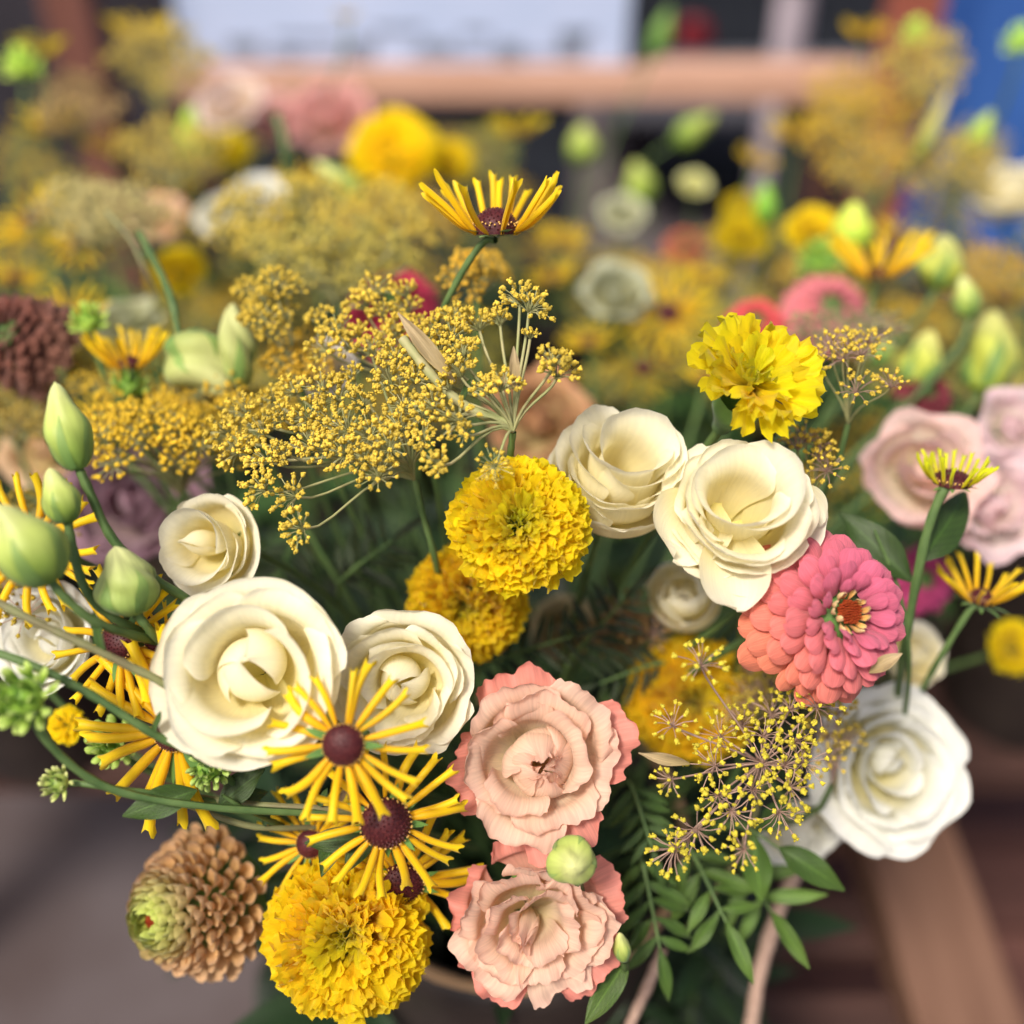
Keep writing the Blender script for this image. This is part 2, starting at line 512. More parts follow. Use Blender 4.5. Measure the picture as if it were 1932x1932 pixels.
MARI_MESH = []
for i in range(7):
    rg = random.Random(50 + i)
    MARI_MESH.append(build_mesh('petal', [mari_petal_piece(rg, wid=rg.uniform(.60, .82), ruf=rg.uniform(.07, .12))], M_MARI))
MARI_LONG = []
for i in range(6):
    rg = random.Random(80 + i)
    MARI_LONG.append(build_mesh('petal', [mari_petal_piece(rg, wid=rg.uniform(.44, .66), ruf=rg.uniform(.05, .08), lobes=2)], M_MARI))


def marigold(R, seed, n=230, tmax=1.75, col=(1, 1, 1), meshes=None, Lf=.62, dome=.82, inner_green=.25, rollr=.9, joined=False):
    rng = random.Random(seed)
    meshes = meshes or MARI_MESH
    rec = []
    pcs = []
    for i in range(n):
        f = (i + .5) / n
        th = tmax * f ** .62
        ph = i * GA + rng.uniform(-.12, .12)
        th2 = th + rng.uniform(-.07, .07)
        d = Vector((math.sin(th2) * math.cos(ph), math.sin(th2) * math.sin(ph), math.cos(th2)))
        L = R * Lf * (.62 + .38 * min(1, f * 2.2)) * rng.uniform(.88, 1.08)
        p0 = Vector((d.x, d.y, d.z * dome)) * R * (1.0 - Lf) + Vector((0, 0, R * .55))
        if f < .1:
            p0.z -= R * .10
        outward = (d + Vector((0, 0, .35 if th > .6 else 0))).normalized()
        M = rot_dir(outward, Vector((-d.x, -d.y, 1.4)), rng.uniform(-rollr, rollr), L, p0)
        g = max(0, 1 - f / inner_green) if inner_green else 0
        q = rng.uniform(.9, 1.05)
        c = (col[0] * q * (1 - .22 * g), col[1] * q * rng.uniform(.92, 1.05) * (1 - .05 * g), col[2])
        me = meshes[rng.randrange(len(meshes))]
        if f < .06:
            M = M @ Matrix.Diagonal((.8, .5, .5, 1))
        rec.append(('petal', me, M, c, None, []))
    # calyx
    def cal(u, v):
        r = R * (.12 + .22 * smooth(u / .8))
        return r * np.cos(v * PI), r * np.sin(v * PI), R * (-.35 + .75 * u)
    rec.append(('calyx', build_mesh('calyx', [grid(8, 15, cal)], M_SEPAL), I4, None, None, []))
    return rec


def join_recipe(rec, name='petals'):
    """the same head as one part per material, for heads far out of focus"""
    by = {}
    for (nm, me, M, c, k, kids) in rec:
        by.setdefault((nm, me.materials[0].name), []).append((me, M))
    out = []
    for (nm, mn), items in by.items():
        pcs = []
        for me, M in items:
            nvt = len(me.vertices)
            co = np.zeros(nvt * 3, np.float32); me.vertices.foreach_get('co', co)
            lv = np.zeros(len(me.loops), np.int32); me.loops.foreach_get('vertex_index', lv)
            lu = np.zeros(len(me.loops) * 2, np.float32); me.uv_layers[0].data.foreach_get('uv', lu)
            lt = np.zeros(len(me.polygons), np.int32); me.polygons.foreach_get('loop_total', lt)
            if lt.min() != lt.max():
                continue
            vuv = np.zeros((nvt, 2)); vuv[lv] = lu.reshape(-1, 2)
            pcs.append(xf((co.reshape(-1, 3).astype(float), lv.reshape(-1, lt[0]), vuv), M))
        if pcs:
            out.append((nm if len(items) == 1 else nm + 's' if not nm.endswith('s') else nm, build_mesh(nm, pcs, bpy.data.materials[mn]), I4, None, 'stuff' if len(items) > 1 else None, []))
    return out


# ---- zinnia
def zin_petal_piece(rng, wid=.5, cup=.16, tipcurl=.25, nu=10, nv=9):
    us = 1 - (1 - np.linspace(0, 1, nu)) ** 1.6
    tw = rng.uniform(-.06, .06)
    no = rng.uniform(0, .05)

    def fn(u, v):
        b = .42 + .58 * smooth(u / .62)
        tip = np.sqrt(np.clip(1 - (np.clip((u - .66) / .34, 0, 1)) ** 2.2, 0.0, 1))
        w = wid * .5 * b * np.maximum(tip, .02)
        x = u - no * np.exp(-(v * 3) ** 2) * smooth((u - .8) / .2)
        return x, v * w, cup * (.25 - v * v) * np.sin(np.clip(u, 0, 1) * 2.6 + .2) - tipcurl * smooth((u - .55) / .45) * u + tw * v * u
    return grid(nu, nv, fn, us)


ZIN_MESH = [build_mesh('petal', [zin_petal_piece(random.Random(200 + i), wid=.60 + .05 * (i % 3), cup=.14, tipcurl=.14)], M_ZIN) for i in range(5)]
POM_MESH = [build_mesh('petal', [zin_petal_piece(random.Random(220 + i), wid=.80, cup=-.55, tipcurl=-.42, nu=9, nv=7)], M_POM) for i in range(4)]


def lerp3(a, b, t):
    t = max(0, min(1, t))
    return tuple(a[i] + (b[i] - a[i]) * t for i in range(3))


def zinnia(R, seed, n=120, c_in=(.75, .12, .22), c_out=(.86, .20, .13), gradv=None, tq=.75, meshes=None, hgt=.42, eye=True, lmin=.26, lmax=.52, el0=72, el1=-22, cenR=.16, stars=14):
    rng = random.Random(seed)
    meshes = meshes or ZIN_MESH
    rec = []
    for i in range(n):
        f = (i + .5) / n
        ph = i * GA + rng.uniform(-.06, .06)
        rb = R * (cenR + (.50 - cenR) * f ** .8)
        zb = R * (hgt - (hgt + .05) * f ** 1.35)
        el = math.radians(el0 + (el1 - el0) * f ** .55 + rng.uniform(-6, 6))
        L = R * (lmin + (lmax - lmin) * f ** .7) * rng.uniform(.86, 1.08)
        d = Vector((math.cos(ph) * math.cos(el), math.sin(ph) * math.cos(el), math.sin(el)))
        p0 = Vector((rb * math.cos(ph), rb * math.sin(ph), zb + R * .35))
        M = rot_dir(d, Vector((-math.cos(ph) * .8, -math.sin(ph) * .8, 1.0)), rng.uniform(-.28, .28), L, p0) @ Matrix.Diagonal((1, rng.uniform(.84, 1.1), 1, 1))
        t = f * tq
        if gradv is not None:
            t += .55 * (gradv[0] * math.cos(ph) + gradv[1] * math.sin(ph)) * (f ** .6)
        c = lerp3(c_in, c_out, t)
        rec.append(('petal', meshes[rng.randrange(len(meshes))], M, c, None, []))
    # core that carries the petals
    def core(u, v):
        th = u * PI * .62
        return R * .42 * np.sin(th) * np.cos(v * PI), R * .42 * np.sin(th) * np.sin(v * PI), R * (.12 + (hgt + .06) * np.cos(th)) + R * .2 - R * .06
    rec.append(('receptacle', build_mesh('receptacle', [grid(8, 15, core)], M_SEPAL), I4, None, None, []))
    if eye:
        pcs = []
        for i in range(60):
            r = R * cenR * .75 * math.sqrt((i + .5) / 60)
            a = i * GA
            pcs.append(xf(tube([(0, 0, 0), (0, 0, R * .08)], [R * .018, R * .006], 5), Matrix.Translation((r * math.cos(a), r * math.sin(a), R * (.35 + hgt + .02)))))
        rec.append(('eye', build_mesh('eye', pcs, M_ZEYE), I4, None, None, []))
        star = build_mesh('star_floret', [zin_petal_piece(random.Random(3), wid=.36, cup=-.2, tipcurl=-.25, nu=6, nv=5)], M_ZSTAR)
        for i in range(stars):
            a = i * 2 * PI / stars + rng.uniform(-.12, .12)
            el = math.radians(rng.uniform(40, 75))
            d = Vector((math.cos(a) * math.cos(el), math.sin(a) * math.cos(el), math.sin(el)))
            M = rot_dir(d, Vector((-math.cos(a), -math.sin(a), .6)), rng.uniform(-.4, .4), R * rng.uniform(.14, .24), Vector((math.cos(a), math.sin(a), 0)) * R * cenR * .85 + Vector((0, 0, R * (.33 + hgt))))
            rec.append(('star_floret', star, M, None, None, []))
    return rec


# ---- quilled coneflower
def ray_piece(rng, bend=.1, nu=12, nv=8, w=.058, flare=1.35):
    side = rng.uniform(-.05, .05)
    tipo = rng.uniform(.80, .9)

    def fn(u, v):
        open_ = smooth((u - tipo) / (1 - tipo))
        ang = v * (2.75 - .75 * open_)
        rr = w * (.55 + .45 * smooth(u / .3)) * (1 + (flare - 1) * open_)
        y = rr * np.sin(ang) * (1 + .05 * open_)
        z = -rr * (1 - np.cos(ang)) * (1 - .25 * open_)
        x = u * (1 - .05 * open_ * np.cos(v * 5.2))
        return x, y + side * np.sin(u * 3), z + bend * (np.sin(u * PI * .9) - .2 * u) - bend * u * u * .9
    return grid(nu, nv, fn)


RAYS = [build_mesh('ray_petal', [ray_piece(random.Random(300 + i), bend=[.0, .07, .12, -.04, -.08, .04][i], w=[.056, .062, .070, .060, .066, .052][i])], M_RAY) for i in range(6)]
RAYU = [build_mesh('ray_petal', [ray_piece(random.Random(340 + i), bend=.02 - .02 * i, w=[.044, .048, .042, .046][i])], M_RAY) for i in range(4)]
RAYC = [build_mesh('ray_petal', [ray_piece(random.Random(320 + i), bend=.42, w=.05)], M_RAY) for i in range(2)]


def disc_parts(rd, hh=.62, n=150, ringn=46):
    rec = []

    def dome(u, v):
        th = u * PI * .55
        return rd * np.sin(th) * np.cos(v * PI), rd * np.sin(th) * np.sin(v * PI), rd * hh * np.cos(th)
    pcs = [grid(10, 25, dome)]
    for i in range(n):
        th = math.acos(1 - (i + .5) / n * .95)
        a = i * GA
        c = Vector((math.sin(th) * math.cos(a) * rd, math.sin(th) * math.sin(a) * rd, math.cos(th) * rd * hh))
        nn = Vector((math.sin(th) * math.cos(a), math.sin(th) * math.sin(a), math.cos(th) / hh)).normalized()
        pcs.append(tube([c - nn * rd * .02, c + nn * rd * .045, c + nn * rd * .075], [rd * .05, rd * .04, rd * .008], 5))
    disc = ('disc', build_mesh('disc', pcs, M_DISC), I4, None, None, [])
    pol = []
    for i in range(ringn):
        a = i * 2 * PI / ringn * 1.0 + (i % 3) * .05
        th = 1.25 + .14 * ((i * 7) % 5) / 4
        c = (math.sin(th) * math.cos(a) * rd * 1.06, math.sin(th) * math.sin(a) * rd * 1.06, math.cos(th) * rd * hh * 1.05 + rd * .05)
        pol.append(ball(rd * .042, 4, 6, c))
    disc[5].append(('pollen', build_mesh('pollen', pol, M_POLLEN), I4, None, 'stuff', []))
    return disc


def cone(R, seed, n=20, el=6, elr=9, rd=.30, disc=True, meshes=None, lr=(.85, 1.05), sector=None, joined=False, col=(1, 1, 1), pollen=True, gap=None, dh=.62):
    """R = reach of the rays, rd = disc radius relative to R"""
    rng = random.Random(seed)
    rec = []
    rdd = R * rd
    dp = disc_parts(rdd, hh=dh)
    dp = (dp[0], dp[1], Matrix.Translation((0, 0, R * .10)), None, None, dp[5] if pollen else [])
    rec.append(dp)
    meshes = meshes or RAYS
    for i in range(n):
        a = i * 2 * PI / n + rng.uniform(-.10, .10)
        if gap and i % gap[2] and abs((math.degrees(a) - gap[0] + 180) % 360 - 180) < gap[1]:
            continue
        e = math.radians(el + rng.uniform(-elr, elr))
        L = (R - rdd * .85) * rng.uniform(*lr)
        d = Vector((math.cos(a) * math.cos(e), math.sin(a) * math.cos(e), math.sin(e)))
        p0 = Vector((math.cos(a), math.sin(a), 0)) * rdd * .86 + Vector((0, 0, R * .08))
        M = rot_dir(d, Vector((-math.cos(a) * .3, -math.sin(a) * .3, 1)), rng.uniform(-.5, .5), L, p0)
        M = M @ Matrix.Diagonal((1, 1.15 * (R * .7) / L, 1.15 * (R * .7) / L, 1))
        q = rng.uniform(.9, 1.05)
        rec.append(('ray_petal', rng.choice(meshes), M, (col[0] * q, col[1] * q, col[2] * q), None, []))

    def br(u, v):
        ww = .10 * R * np.sin(np.clip(u * .9 + .1, 0, 1) * PI) ** .8
        return R * (.1 + .42 * u), v * ww * .5, R * (.03 - .10 * u * u + .12 * u)
    bm = build_mesh('bract', [grid(6, 4, br)], M_SEPAL)
    for k in range(9):
        rec.append(('bract', bm, Matrix.Rotation(k * .698 + .2, 4, 'Z') @ Matrix.Rotation(rng.uniform(-.2, .25), 4, 'Y'), None, None, []))
    return rec


# ---- buds
def lisi_bud(L, R, seed, curve=.1, mat=None, sep=True, point=.3, ridge=.07, ragged=0):
    rng = random.Random(seed)
    ph0 = rng.uniform(0, 6)
    rec = []

    def body(u, a, k=1.0):
        prof = np.sin(np.clip(u * .93 + .03, 0, 1) ** .8 * PI) ** .62
        prof = prof * (1 - .30 * smooth((u - .40) / .45)) * np.sqrt(np.clip(1 - np.clip((u - .86) / .14, 0, 1) ** 2, .0, 1))
        sw = a * 1.0 + u * 3.2 + ph0
        r = R * prof * (1 + ridge * np.abs(np.sin(sw * 1.5)) * 1.8 - ridge + .03 * np.sin(2 * a + 5 * u + ph0))
        r = r + R * .06 * (k - 1) * 10
        return r * np.cos(a) + curve * L * u * u, r * np.sin(a), L * (u - .03 * ragged * np.abs(np.sin(4 * a)) * u ** 4)
    me = build_mesh('bud_body', [grid(22, 37, lambda u, v: body(u, v * PI))], mat or M_BUD)
    rec.append(('bud_body', me, I4, None, None, []))
    if sep:
        for k in range(5):
            a0 = k * 1.257 + ph0

            def sf(u, v, a0=a0):
                uu = .02 + u * .62
                x, y, z = body(uu, a0 + v * .34 * (1 - u) ** .8 + .25 * u, 1.05)
                return x, y, z
            rec.append(('sepal', build_mesh('sepal', [grid(12, 5, sf)], M_BSEP), I4, None, None, []))
    return rec


def bract_bud(R, seed, n=34, mat=None, col=(1, 1, 1), L=.62, spread=2.3):
    rng = random.Random(seed)
    rec = [('bud_body', build_mesh('bud_body', [ball(R * .62, 9, 16, (0, 0, R * .7), .9)], mat or M_BUD), I4, col, None, [])]
    pm = build_mesh('bract', [zin_petal_piece(rng, wid=.5, cup=-.3, tipcurl=-.25, nu=6, nv=5)], mat or M_BUD)
    for i in range(n):
        f = (i + .5) / n
        th = .15 + spread * f ** .7
        a = i * GA
        c = Vector((math.sin(th) * math.cos(a), math.sin(th) * math.sin(a), math.cos(th)))
        tang = Vector((-math.cos(th) * math.cos(a), -math.cos(th) * math.sin(a), math.sin(th)))
        M = rot_dir(tang + c * .35, c, rng.uniform(-.2, .2), R * L, c * R * .62 + Vector((0, 0, R * .7)))
        q = rng.uniform(.7, 1.1)
        rec.append(('bract', pm, M, (col[0] * q, col[1] * q, col[2] * q), None, []))
    return rec


# ---- umbellets (small umbrellas of fennel)
def umbellet_meshes(seed, r=.008, n=22, bud=.00088, spread=1.25, ped=None, open_tip=False):
    rng = random.Random(seed)
    st, fl = [], []
    for i in range(n):
        f = (i + .5) / n
        th = spread * math.sqrt(f) * rng.uniform(.9, 1.1)
        a = i * GA + rng.uniform(-.2, .2)
        L = r * rng.uniform(.62, 1.15)
        d = Vector((math.sin(th) * math.cos(a), math.sin(th) * math.sin(a), math.cos(th)))
        mid = d * L * .5 + Vector((0, 0, L * .12))
        e = d * L
        st.append(tube([(0, 0, 0), mid, e], [.00022, .00018, .00022], 4, cap=False))
        b = bud * rng.uniform(.75, 1.35)
        M = rot_dir(d, (0, 0, 1), 0, 1, e)
        el = ball(b, 5, 7, (0, 0, 0), 1.0)
        P = el[0] * np.array([1.05, .8, .8])
        fl.append(xf((P, el[1], el[2]), M))
        for q in range(4):
            aa = q * 1.57 + rng.uniform(-.5, .5)
            if rng.random() < .8:
                P2 = ball(b * rng.uniform(.34, .52), 4, 5, (b * rng.uniform(.3, 1.1), b * .62 * math.cos(aa), b * .62 * math.sin(aa)))
                fl.append(xf(P2, M))
    return (build_mesh('umbellet', st, ped or M_PED), build_mesh('florets', fl, M_FLO))


UMB = [umbellet_meshes(400 + i, r=[.0078, .0085, .007, .009][i], bud=.00100, n=[24, 28, 22, 26][i], spread=[1.2, 1.35, 1.1, 1.5][i]) for i in range(4)]
UMBP = [umbellet_meshes(420 + i, r=[.0095, .010, .0085][i], n=[18, 20, 16][i], bud=.00105, spread=[1.5, 1.3, 1.2][i], ped=M_PEDP) for i in range(3)]
UMBB = [umbellet_meshes(440 + i, r=.012, n=12, bud=.0019, spread=1.3) for i in range(2)]      # coarser, for umbels well out of focus


# ---- leaves
def leaf_piece(L, W, fold=.25, bend=.25, nu=12, nv=7, twist=.0, tipp=1.0, wavy=.03, seed=0, point=.42):
    rng = random.Random(seed)
    a = rng.uniform(0, 6)

    def fn(u, v):
        w = W * .5 * np.sin(PI * u ** (.75 + .25 * tipp * (point / .42))) ** .85 * (1 - .12 * u)
        w = np.maximum(w, .012 * L)
        y = v * w
        z = fold * np.abs(v) * w - bend * L * u * u + wavy * L * np.sin(9 * u + a + v) * v * v + twist * v * w * u
        return L * u, y, z
    return grid(nu, nv, fn)


LEAFS = [build_mesh('leaf', [leaf_piece(1, .36 + .05 * i, bend=.1 + .12 * i, seed=i)], M_LEAF) for i in range(4)]
LEAFN = [build_mesh('leaf', [leaf_piece(1, .26, bend=.1 + .12 * i, seed=i)], M_LEAF) for i in range(3)]
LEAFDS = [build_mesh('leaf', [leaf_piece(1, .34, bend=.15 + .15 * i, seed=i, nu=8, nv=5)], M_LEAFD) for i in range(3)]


# ------------------------------------------------------------------ placing a thing
def spawn(rec, root):
    for (nm, me, M, c, kind, kids) in rec:
        o = new(nm, me, root, M, c, kind)
        for (n2, m2, M2, c2, k2, _) in kids:
            new(n2, m2, o, M2, c2, k2)


def bucket_pt(P, rng):
    """where the stem of a head at P goes down into its bucket"""
    best = min(BUCKETS, key=lambda b: (b[0] - P.x) ** 2 + (b[1] - P.y) ** 2 + (0 if b[3] == 0 or P.y > .5 else .0))
    bx, by, bz, _ = best
    a, r = rng.uniform(0, 6.28), rng.uniform(0, .07)
    return Vector((bx + r * math.cos(a), by + r * math.sin(a), bz + .12))


BUCKETS = [(0.0, .40, .66, 0), (-.46, .74, .60, 1), (-.15, .92, .60, 1), (.18, .90, .60, 1), (.52, .78, .60, 1), (-.30, 1.15, .60, 1), (.05, 1.18, .60, 1), (.42, 1.12, .60, 1)]


def put(name, rec, px, py, d, axis, label, cat, roll=0.0, s=1.0, group=None, lift=0.0, stem=True, srad=.0016, smat=None, seed=None, path=None, pull=.12):
    """px, py, d: where the head's middle is; axis: where the head looks (right, up, to the viewer); lift: height of that middle above the head's base"""
    A = cdir(*axis)
    P = at(px, py, d) - A * lift
    M = frame(P, A, roll, s)
    root = bpy.data.objects.new(name, None)
    root.empty_display_size = .01
    COL.objects.link(root)
    root.matrix_world = M
    tag(root, label, cat, group)
    spawn(rec, root)
    rng = random.Random(seed if seed is not None else int(px * 7 + py))
    if stem:
        if path:
            pts = catmull([P] + [at(*q) for q in path], 6)
        else:
            T = bucket_pt(P, rng)
            pts = bez(P, P - A * pull * .6, T + Vector((0, 0, pull * 1.4)), T, 12)
        inv = M.inverted()
        rad = [srad * (1 - .15 * i / len(pts)) for i in range(len(pts))]
        me = build_mesh('stem', [tube([inv @ p for p in pts], [r / s for r in rad], 7)], smat or M_STEM)
        new('stem', me, root)
    return root


def umbel(px, py, d, heads, label, group=None, kind='fennel_umbel', meshes=None, hub_axis=(0, .6, .8), rayr=.0005, seed=0, stem=True, path=None, arch=.25, hs=1.0, ped=None, smat=None, col=None, srad=.0014):
    """a compound umbel: hub at (px,py,d), heads = [(px,py,d[,scale])], every one carried by its own ray"""
    rng = random.Random(seed + 11)
    P = at(px, py, d)
    M = Matrix.Translation(P)
    root = bpy.data.objects.new(kind, None)
    root.empty_display_size = .01
    COL.objects.link(root)
    root.matrix_world = M
    tag(root, label, 'fennel', group)
    A = cdir(*hub_axis)
    inv = M.inverted()
    meshes = meshes or UMB
    for h in heads:
        H = at(h[0], h[1], h[2])
        s = (h[3] if len(h) > 3 else 1.0) * hs
        v = H - P
        L = v.length
        c1 = P + (A * .5 + v.normalized() * .5).normalized() * L * .45
        end = (v.normalized() * .75 + A * .35 + cdir(0, .2, .9) * .25)
        end = end.normalized()
        c2 = H - end * L * .3
        pts = bez(P, c1, c2, H, 7)
        new('ray', build_mesh('ray', [tube([inv @ p for p in pts], [rayr] * len(pts), 5, cap=False)], ped or M_PED), root)
        ax = (end + Vector((rng.uniform(-.35, .35), rng.uniform(-.35, .35), rng.uniform(-.2, .4)))).normalized()
        mm = meshes[rng.randrange(len(meshes))]
        u = new('umbellet', mm[0], root, inv @ frame(H, ax, rng.uniform(0, 6), s))
        q = rng.uniform(.85, 1.08)
        cc = col or (1, 1, 1)
        new('florets', mm[1], u, None, (cc[0] * q, cc[1] * q, cc[2] * q), 'stuff')
    if stem:
        if path:
            pts = catmull([P] + [at(*q) for q in path], 6)
        else:
            T = bucket_pt(P, rng)
            pts = bez(P, P - A * .07, T + Vector((0, 0, .16)), T, 12)
        new('stem', build_mesh('stem', [tube([inv @ p for p in pts], srad, 7)], smat or M_STEM), root)
    return root


def leaf_thing(name, paths, leaves, label, cat, group=None, smat=None, meshes=None, rad=.0013):
    """a free stem (first path) with leaves: (px,py,d, tip px,py,d, width scale, roll)"""
    pts = catmull([at(*q) for q in paths], 6)
    P = pts[-1]
    root = bpy.data.objects.new(name, None)
    root.empty_display_size = .01
    COL.objects.link(root)
    root.matrix_world = Matrix.Translation(P)
    tag(root, label, cat, group)
    new('stem', build_mesh('stem', [tube([p - P for p in pts], [rad * (.5 + .5 * i / len(pts)) for i in range(len(pts))], 6)], smat or M_STEM), root)
    for i, lf in enumerate(leaves):
        b, t = at(*lf[:3]), at(*lf[3:6])
        ws = lf[6] if len(lf) > 6 else 1
        rl = lf[7] if len(lf) > 7 else 0
        L = (t - b).length
        mset = meshes or LEAFS
        Mx = rot_dir(t - b, cdir(0, .5, 1), rl, L, b - P) @ Matrix.Diagonal((1, ws, ws, 1))
        new('leaf', mset[i % len(mset)], root, Mx, lf[8] if len(lf) > 8 else None)
    return root
# ------------------------------------------------------------------ the setting
def wood_mat(name, c1, c2, sc=6, stretch=(1, 12, 12), rough=.6):
    return solid_mat(name, c1, c2, scale=sc, rough=rough, bump=.35, dist=.002, stretch=stretch, detail=6)


M_GROUND = solid_mat('pavement_stone', (.060, .040, .037), (.130, .110, .118), scale=2.6, rough=.8, bump=.3, dist=.004)
M_WOODR = wood_mat('red_brown_wood', (.14, .070, .045), (.22, .12, .08), stretch=(12, 1, 12))
M_WOODRX = wood_mat('rail_wood', (.50, .28, .19), (.64, .385, .28), stretch=(1, 12, 12))
M_WOODD = wood_mat('dark_stained_wood', (.042, .021, .017), (.09, .044, .035), stretch=(1, 12, 12))
M_WOODP = wood_mat('post_wood', (.13, .05, .035), (.2, .08, .06), stretch=(12, 12, 1))
M_TERRA = solid_mat('painted_post', (.30, .08, .05), (.38, .12, .08), scale=12, rough=.6)
M_BLUE = solid_mat('blue_canvas', (.022, .08, .30), (.04, .125, .40), scale=6, rough=.7, bump=.4, dist=.004, stretch=(3, 3, .6))
M_SIGN = solid_mat('white_sign_board', (.44, .54, .76), (.54, .62, .84), scale=3, rough=.4, bump=.02)
M_PRINT = solid_mat('grey_print', (.12, .15, .20), (.18, .2, .26), scale=30, rough=.5)
M_DARK = solid_mat('dark_paint', (.012, .014, .02), (.03, .035, .045), scale=20, rough=.4)
M_CHAR = solid_mat('charcoal_board', (.02, .018, .024), (.035, .03, .04), scale=10, rough=.7)
M_METAL = solid_mat('grey_metal', (.30, .28, .31), (.42, .39, .42), scale=10, rough=.45)
M_REDL = solid_mat('red_lens', (.13, .006, .012), (.18, .01, .018), scale=50, rough=.25)
M_BUCKET = solid_mat('black_bucket_plastic', (.018, .013, .012), (.035, .026, .022), scale=25, rough=.5)
M_RIM = wood_mat('cane_rim', (.34, .20, .10), (.52, .34, .18), sc=20, stretch=(1, 1, 4))
M_TWINE = solid_mat('twine', (.34, .22, .17), (.50, .35, .27), scale=300, rough=.9, bump=.6)

gnd = new('ground', build_mesh('ground', [grid(40, 40, lambda u, v: (v * 12, -3 + u * 24, .004 * np.sin(9 * v + 14 * u)))], M_GROUND), kind='structure')



def part_box(name, root, b, mat, bev=.003, color=None):
    cx, cy, cz = (b[0] + b[3]) / 2, (b[1] + b[4]) / 2, (b[2] + b[5]) / 2
    me = build_mesh(name, [box(b[0] - cx, b[1] - cy, b[2] - cz, b[3] - cx, b[4] - cy, b[5] - cz, bev)], mat)
    flat(me)
    return new(name, me, root, Matrix.Translation((cx, cy, cz)), color)


def root_at(name, loc, label, cat, group=None):
    o = bpy.data.objects.new(name, None)
    o.empty_display_size = .05
    COL.objects.link(o)
    o.location = loc
    return tag(o, label, cat, group)


# brown boards on the ground at the right
deck = new('deck', build_mesh('deck', [box(-.31, -.4, .002, 1.6, 2.7, .02)], M_WOODD), None, None, (.6, .6, .6), 'structure')
rg = random.Random(4)
DB = flat(build_mesh('deck_board', [box(-1.6, -.066, 0, .31, .066, .022, .003)], M_WOODD))
DBR = bpy.data.objects
for i in range(22):
    q = rg.uniform(.85, 1.5)
    new('deck_board', DB, deck, Matrix.Translation((0, -.33 + i * .139, .022)) @ Matrix.Rotation(PI, 4, 'Z'), (q * 1.15, q, q))

# wooden stand under the front bucket
st = root_at('wooden_stand', (0, 0, 0), 'low red-brown slatted wooden stand below the flowers at lower right', 'stand')
part_box('side_rail', st, (.310, .06, .575, .395, 1.05, .625), M_WOODR, .004)
part_box('side_rail', st, (-.215, .26, .50, -.155, 1.05, .55), M_WOODD, .004)
for i, (y0, y1) in enumerate([(.30, .36), (.40, .46), (.495, .55), (.60, .68), (.74, .80), (.86, .92)]):
    part_box('slat', st, (-.16, y0, .58, .3085, y1, .598), M_WOODD if i != 3 else M_WOODR, .003, (1, 1, 1) if i != 3 else (.55, .5, .5))
for x in (.352, -.185):
    for y in (.30, 1.0):
        part_box('leg', st, (x - .03, y - .03, .035, x + .03, y + .03, .573 if x > 0 else .498), M_WOODD, .003)
part_box('bottom_shelf', st, (-.12, .28, .18, .32, 1.0, .20), M_WOODD, .003)

# table that carries the buckets further back
tb = root_at('back_table', (0, 0, 0), 'dark wooden table under the rear flower buckets', 'table')
for i in range(6):
    part_box('plank', tb, (-.95, 1.06 - .0 + (i - 3) * .135 + .03, .56, .95, 1.06 + (i - 2) * .135 + .022, .595), M_WOODD, .003)
for x in (-.88, .88):
    for y in (.72, 1.40):
        part_box('leg', tb, (x - .03, y - .03, .035, x + .03, y + .03, .558), M_WOODD, .003)

# buckets
def bucket(x, y, z, label, r=.105, h=.30, group=None, rim=True, col=None):
    root = root_at('flower_bucket', (x, y, z), label, 'bucket', group)

    def wall(u, v):
        # outside up, over the lip, inside down
        rr = np.where(u < .5, r * (.78 + .22 * u * 2), r * (1.0 - .22 * (u - .5) * 2) - .004)
        zz = np.where(u < .5, h * u * 2, h * (1 - (u - .5) * 2) + .001)
        return rr * np.cos(v * PI), rr * np.sin(v * PI), zz
    new('bucket_wall', build_mesh('bucket_wall', [grid(21, 41, wall)], M_BUCKET), root, None, col)

    def base(u, v):
        return r * .77 * u * np.cos(v * PI), r * .77 * u * np.sin(v * PI), .004 + 0 * u
    new('bucket_base', build_mesh('bucket_base', [grid(3, 41, base)], M_BUCKET), root)
    pts = [Vector((r * 1.01 * math.cos(a), r * 1.01 * math.sin(a), h)) for a in np.linspace(0, 2 * PI, 49)]
    new('rim', build_mesh('rim', [tube(pts, .0030, 8)], M_RIM if rim else M_BUCKET), root)
    return root


fb = bucket(0.0, .363, .60, 'dark bucket with a thin tan rim under the front bouquet', r=.092, h=.352)
# twine handle loops at the front right
tw = [(1500, 1650, .56), (1468, 1720, .55), (1435, 1830, .55), (1418, 1932, .56), (1400, 2050, .58), (1370, 2160, .62)]
o = tag(new('twine_cord', build_mesh('twine_cord', [tube(catmull([at(*q) for q in tw], 6), .0036, 8)], M_TWINE)), 'tan cord hanging down at lower right between the leaves and the wooden rail', 'cord')
tw2 = [(1250, 1790, .50), (1222, 1860, .50), (1190, 1932, .50), (1165, 2020, .52)]
tag(new('twine_cord', build_mesh('twine_cord', [tube(catmull([at(*q) for q in tw2], 6), .0026, 8)], M_TWINE)), 'tan cord at the bottom edge just right of the large drooping leaf', 'cord')

BL = ['black bucket holding the rear flowers at far left', 'black bucket holding the rear flowers left of the middle', 'black bucket holding the rear flowers in the middle', 'black bucket holding the rear flowers at the right',
      'black bucket in the last row at the left', 'black bucket in the last row in the middle', 'black bucket in the last row at the right']
for (b, l) in zip(BUCKETS[1:], BL):
    bucket(b[0], b[1], .596, l, r=.095, h=.27, group='rear flower buckets', rim=False)

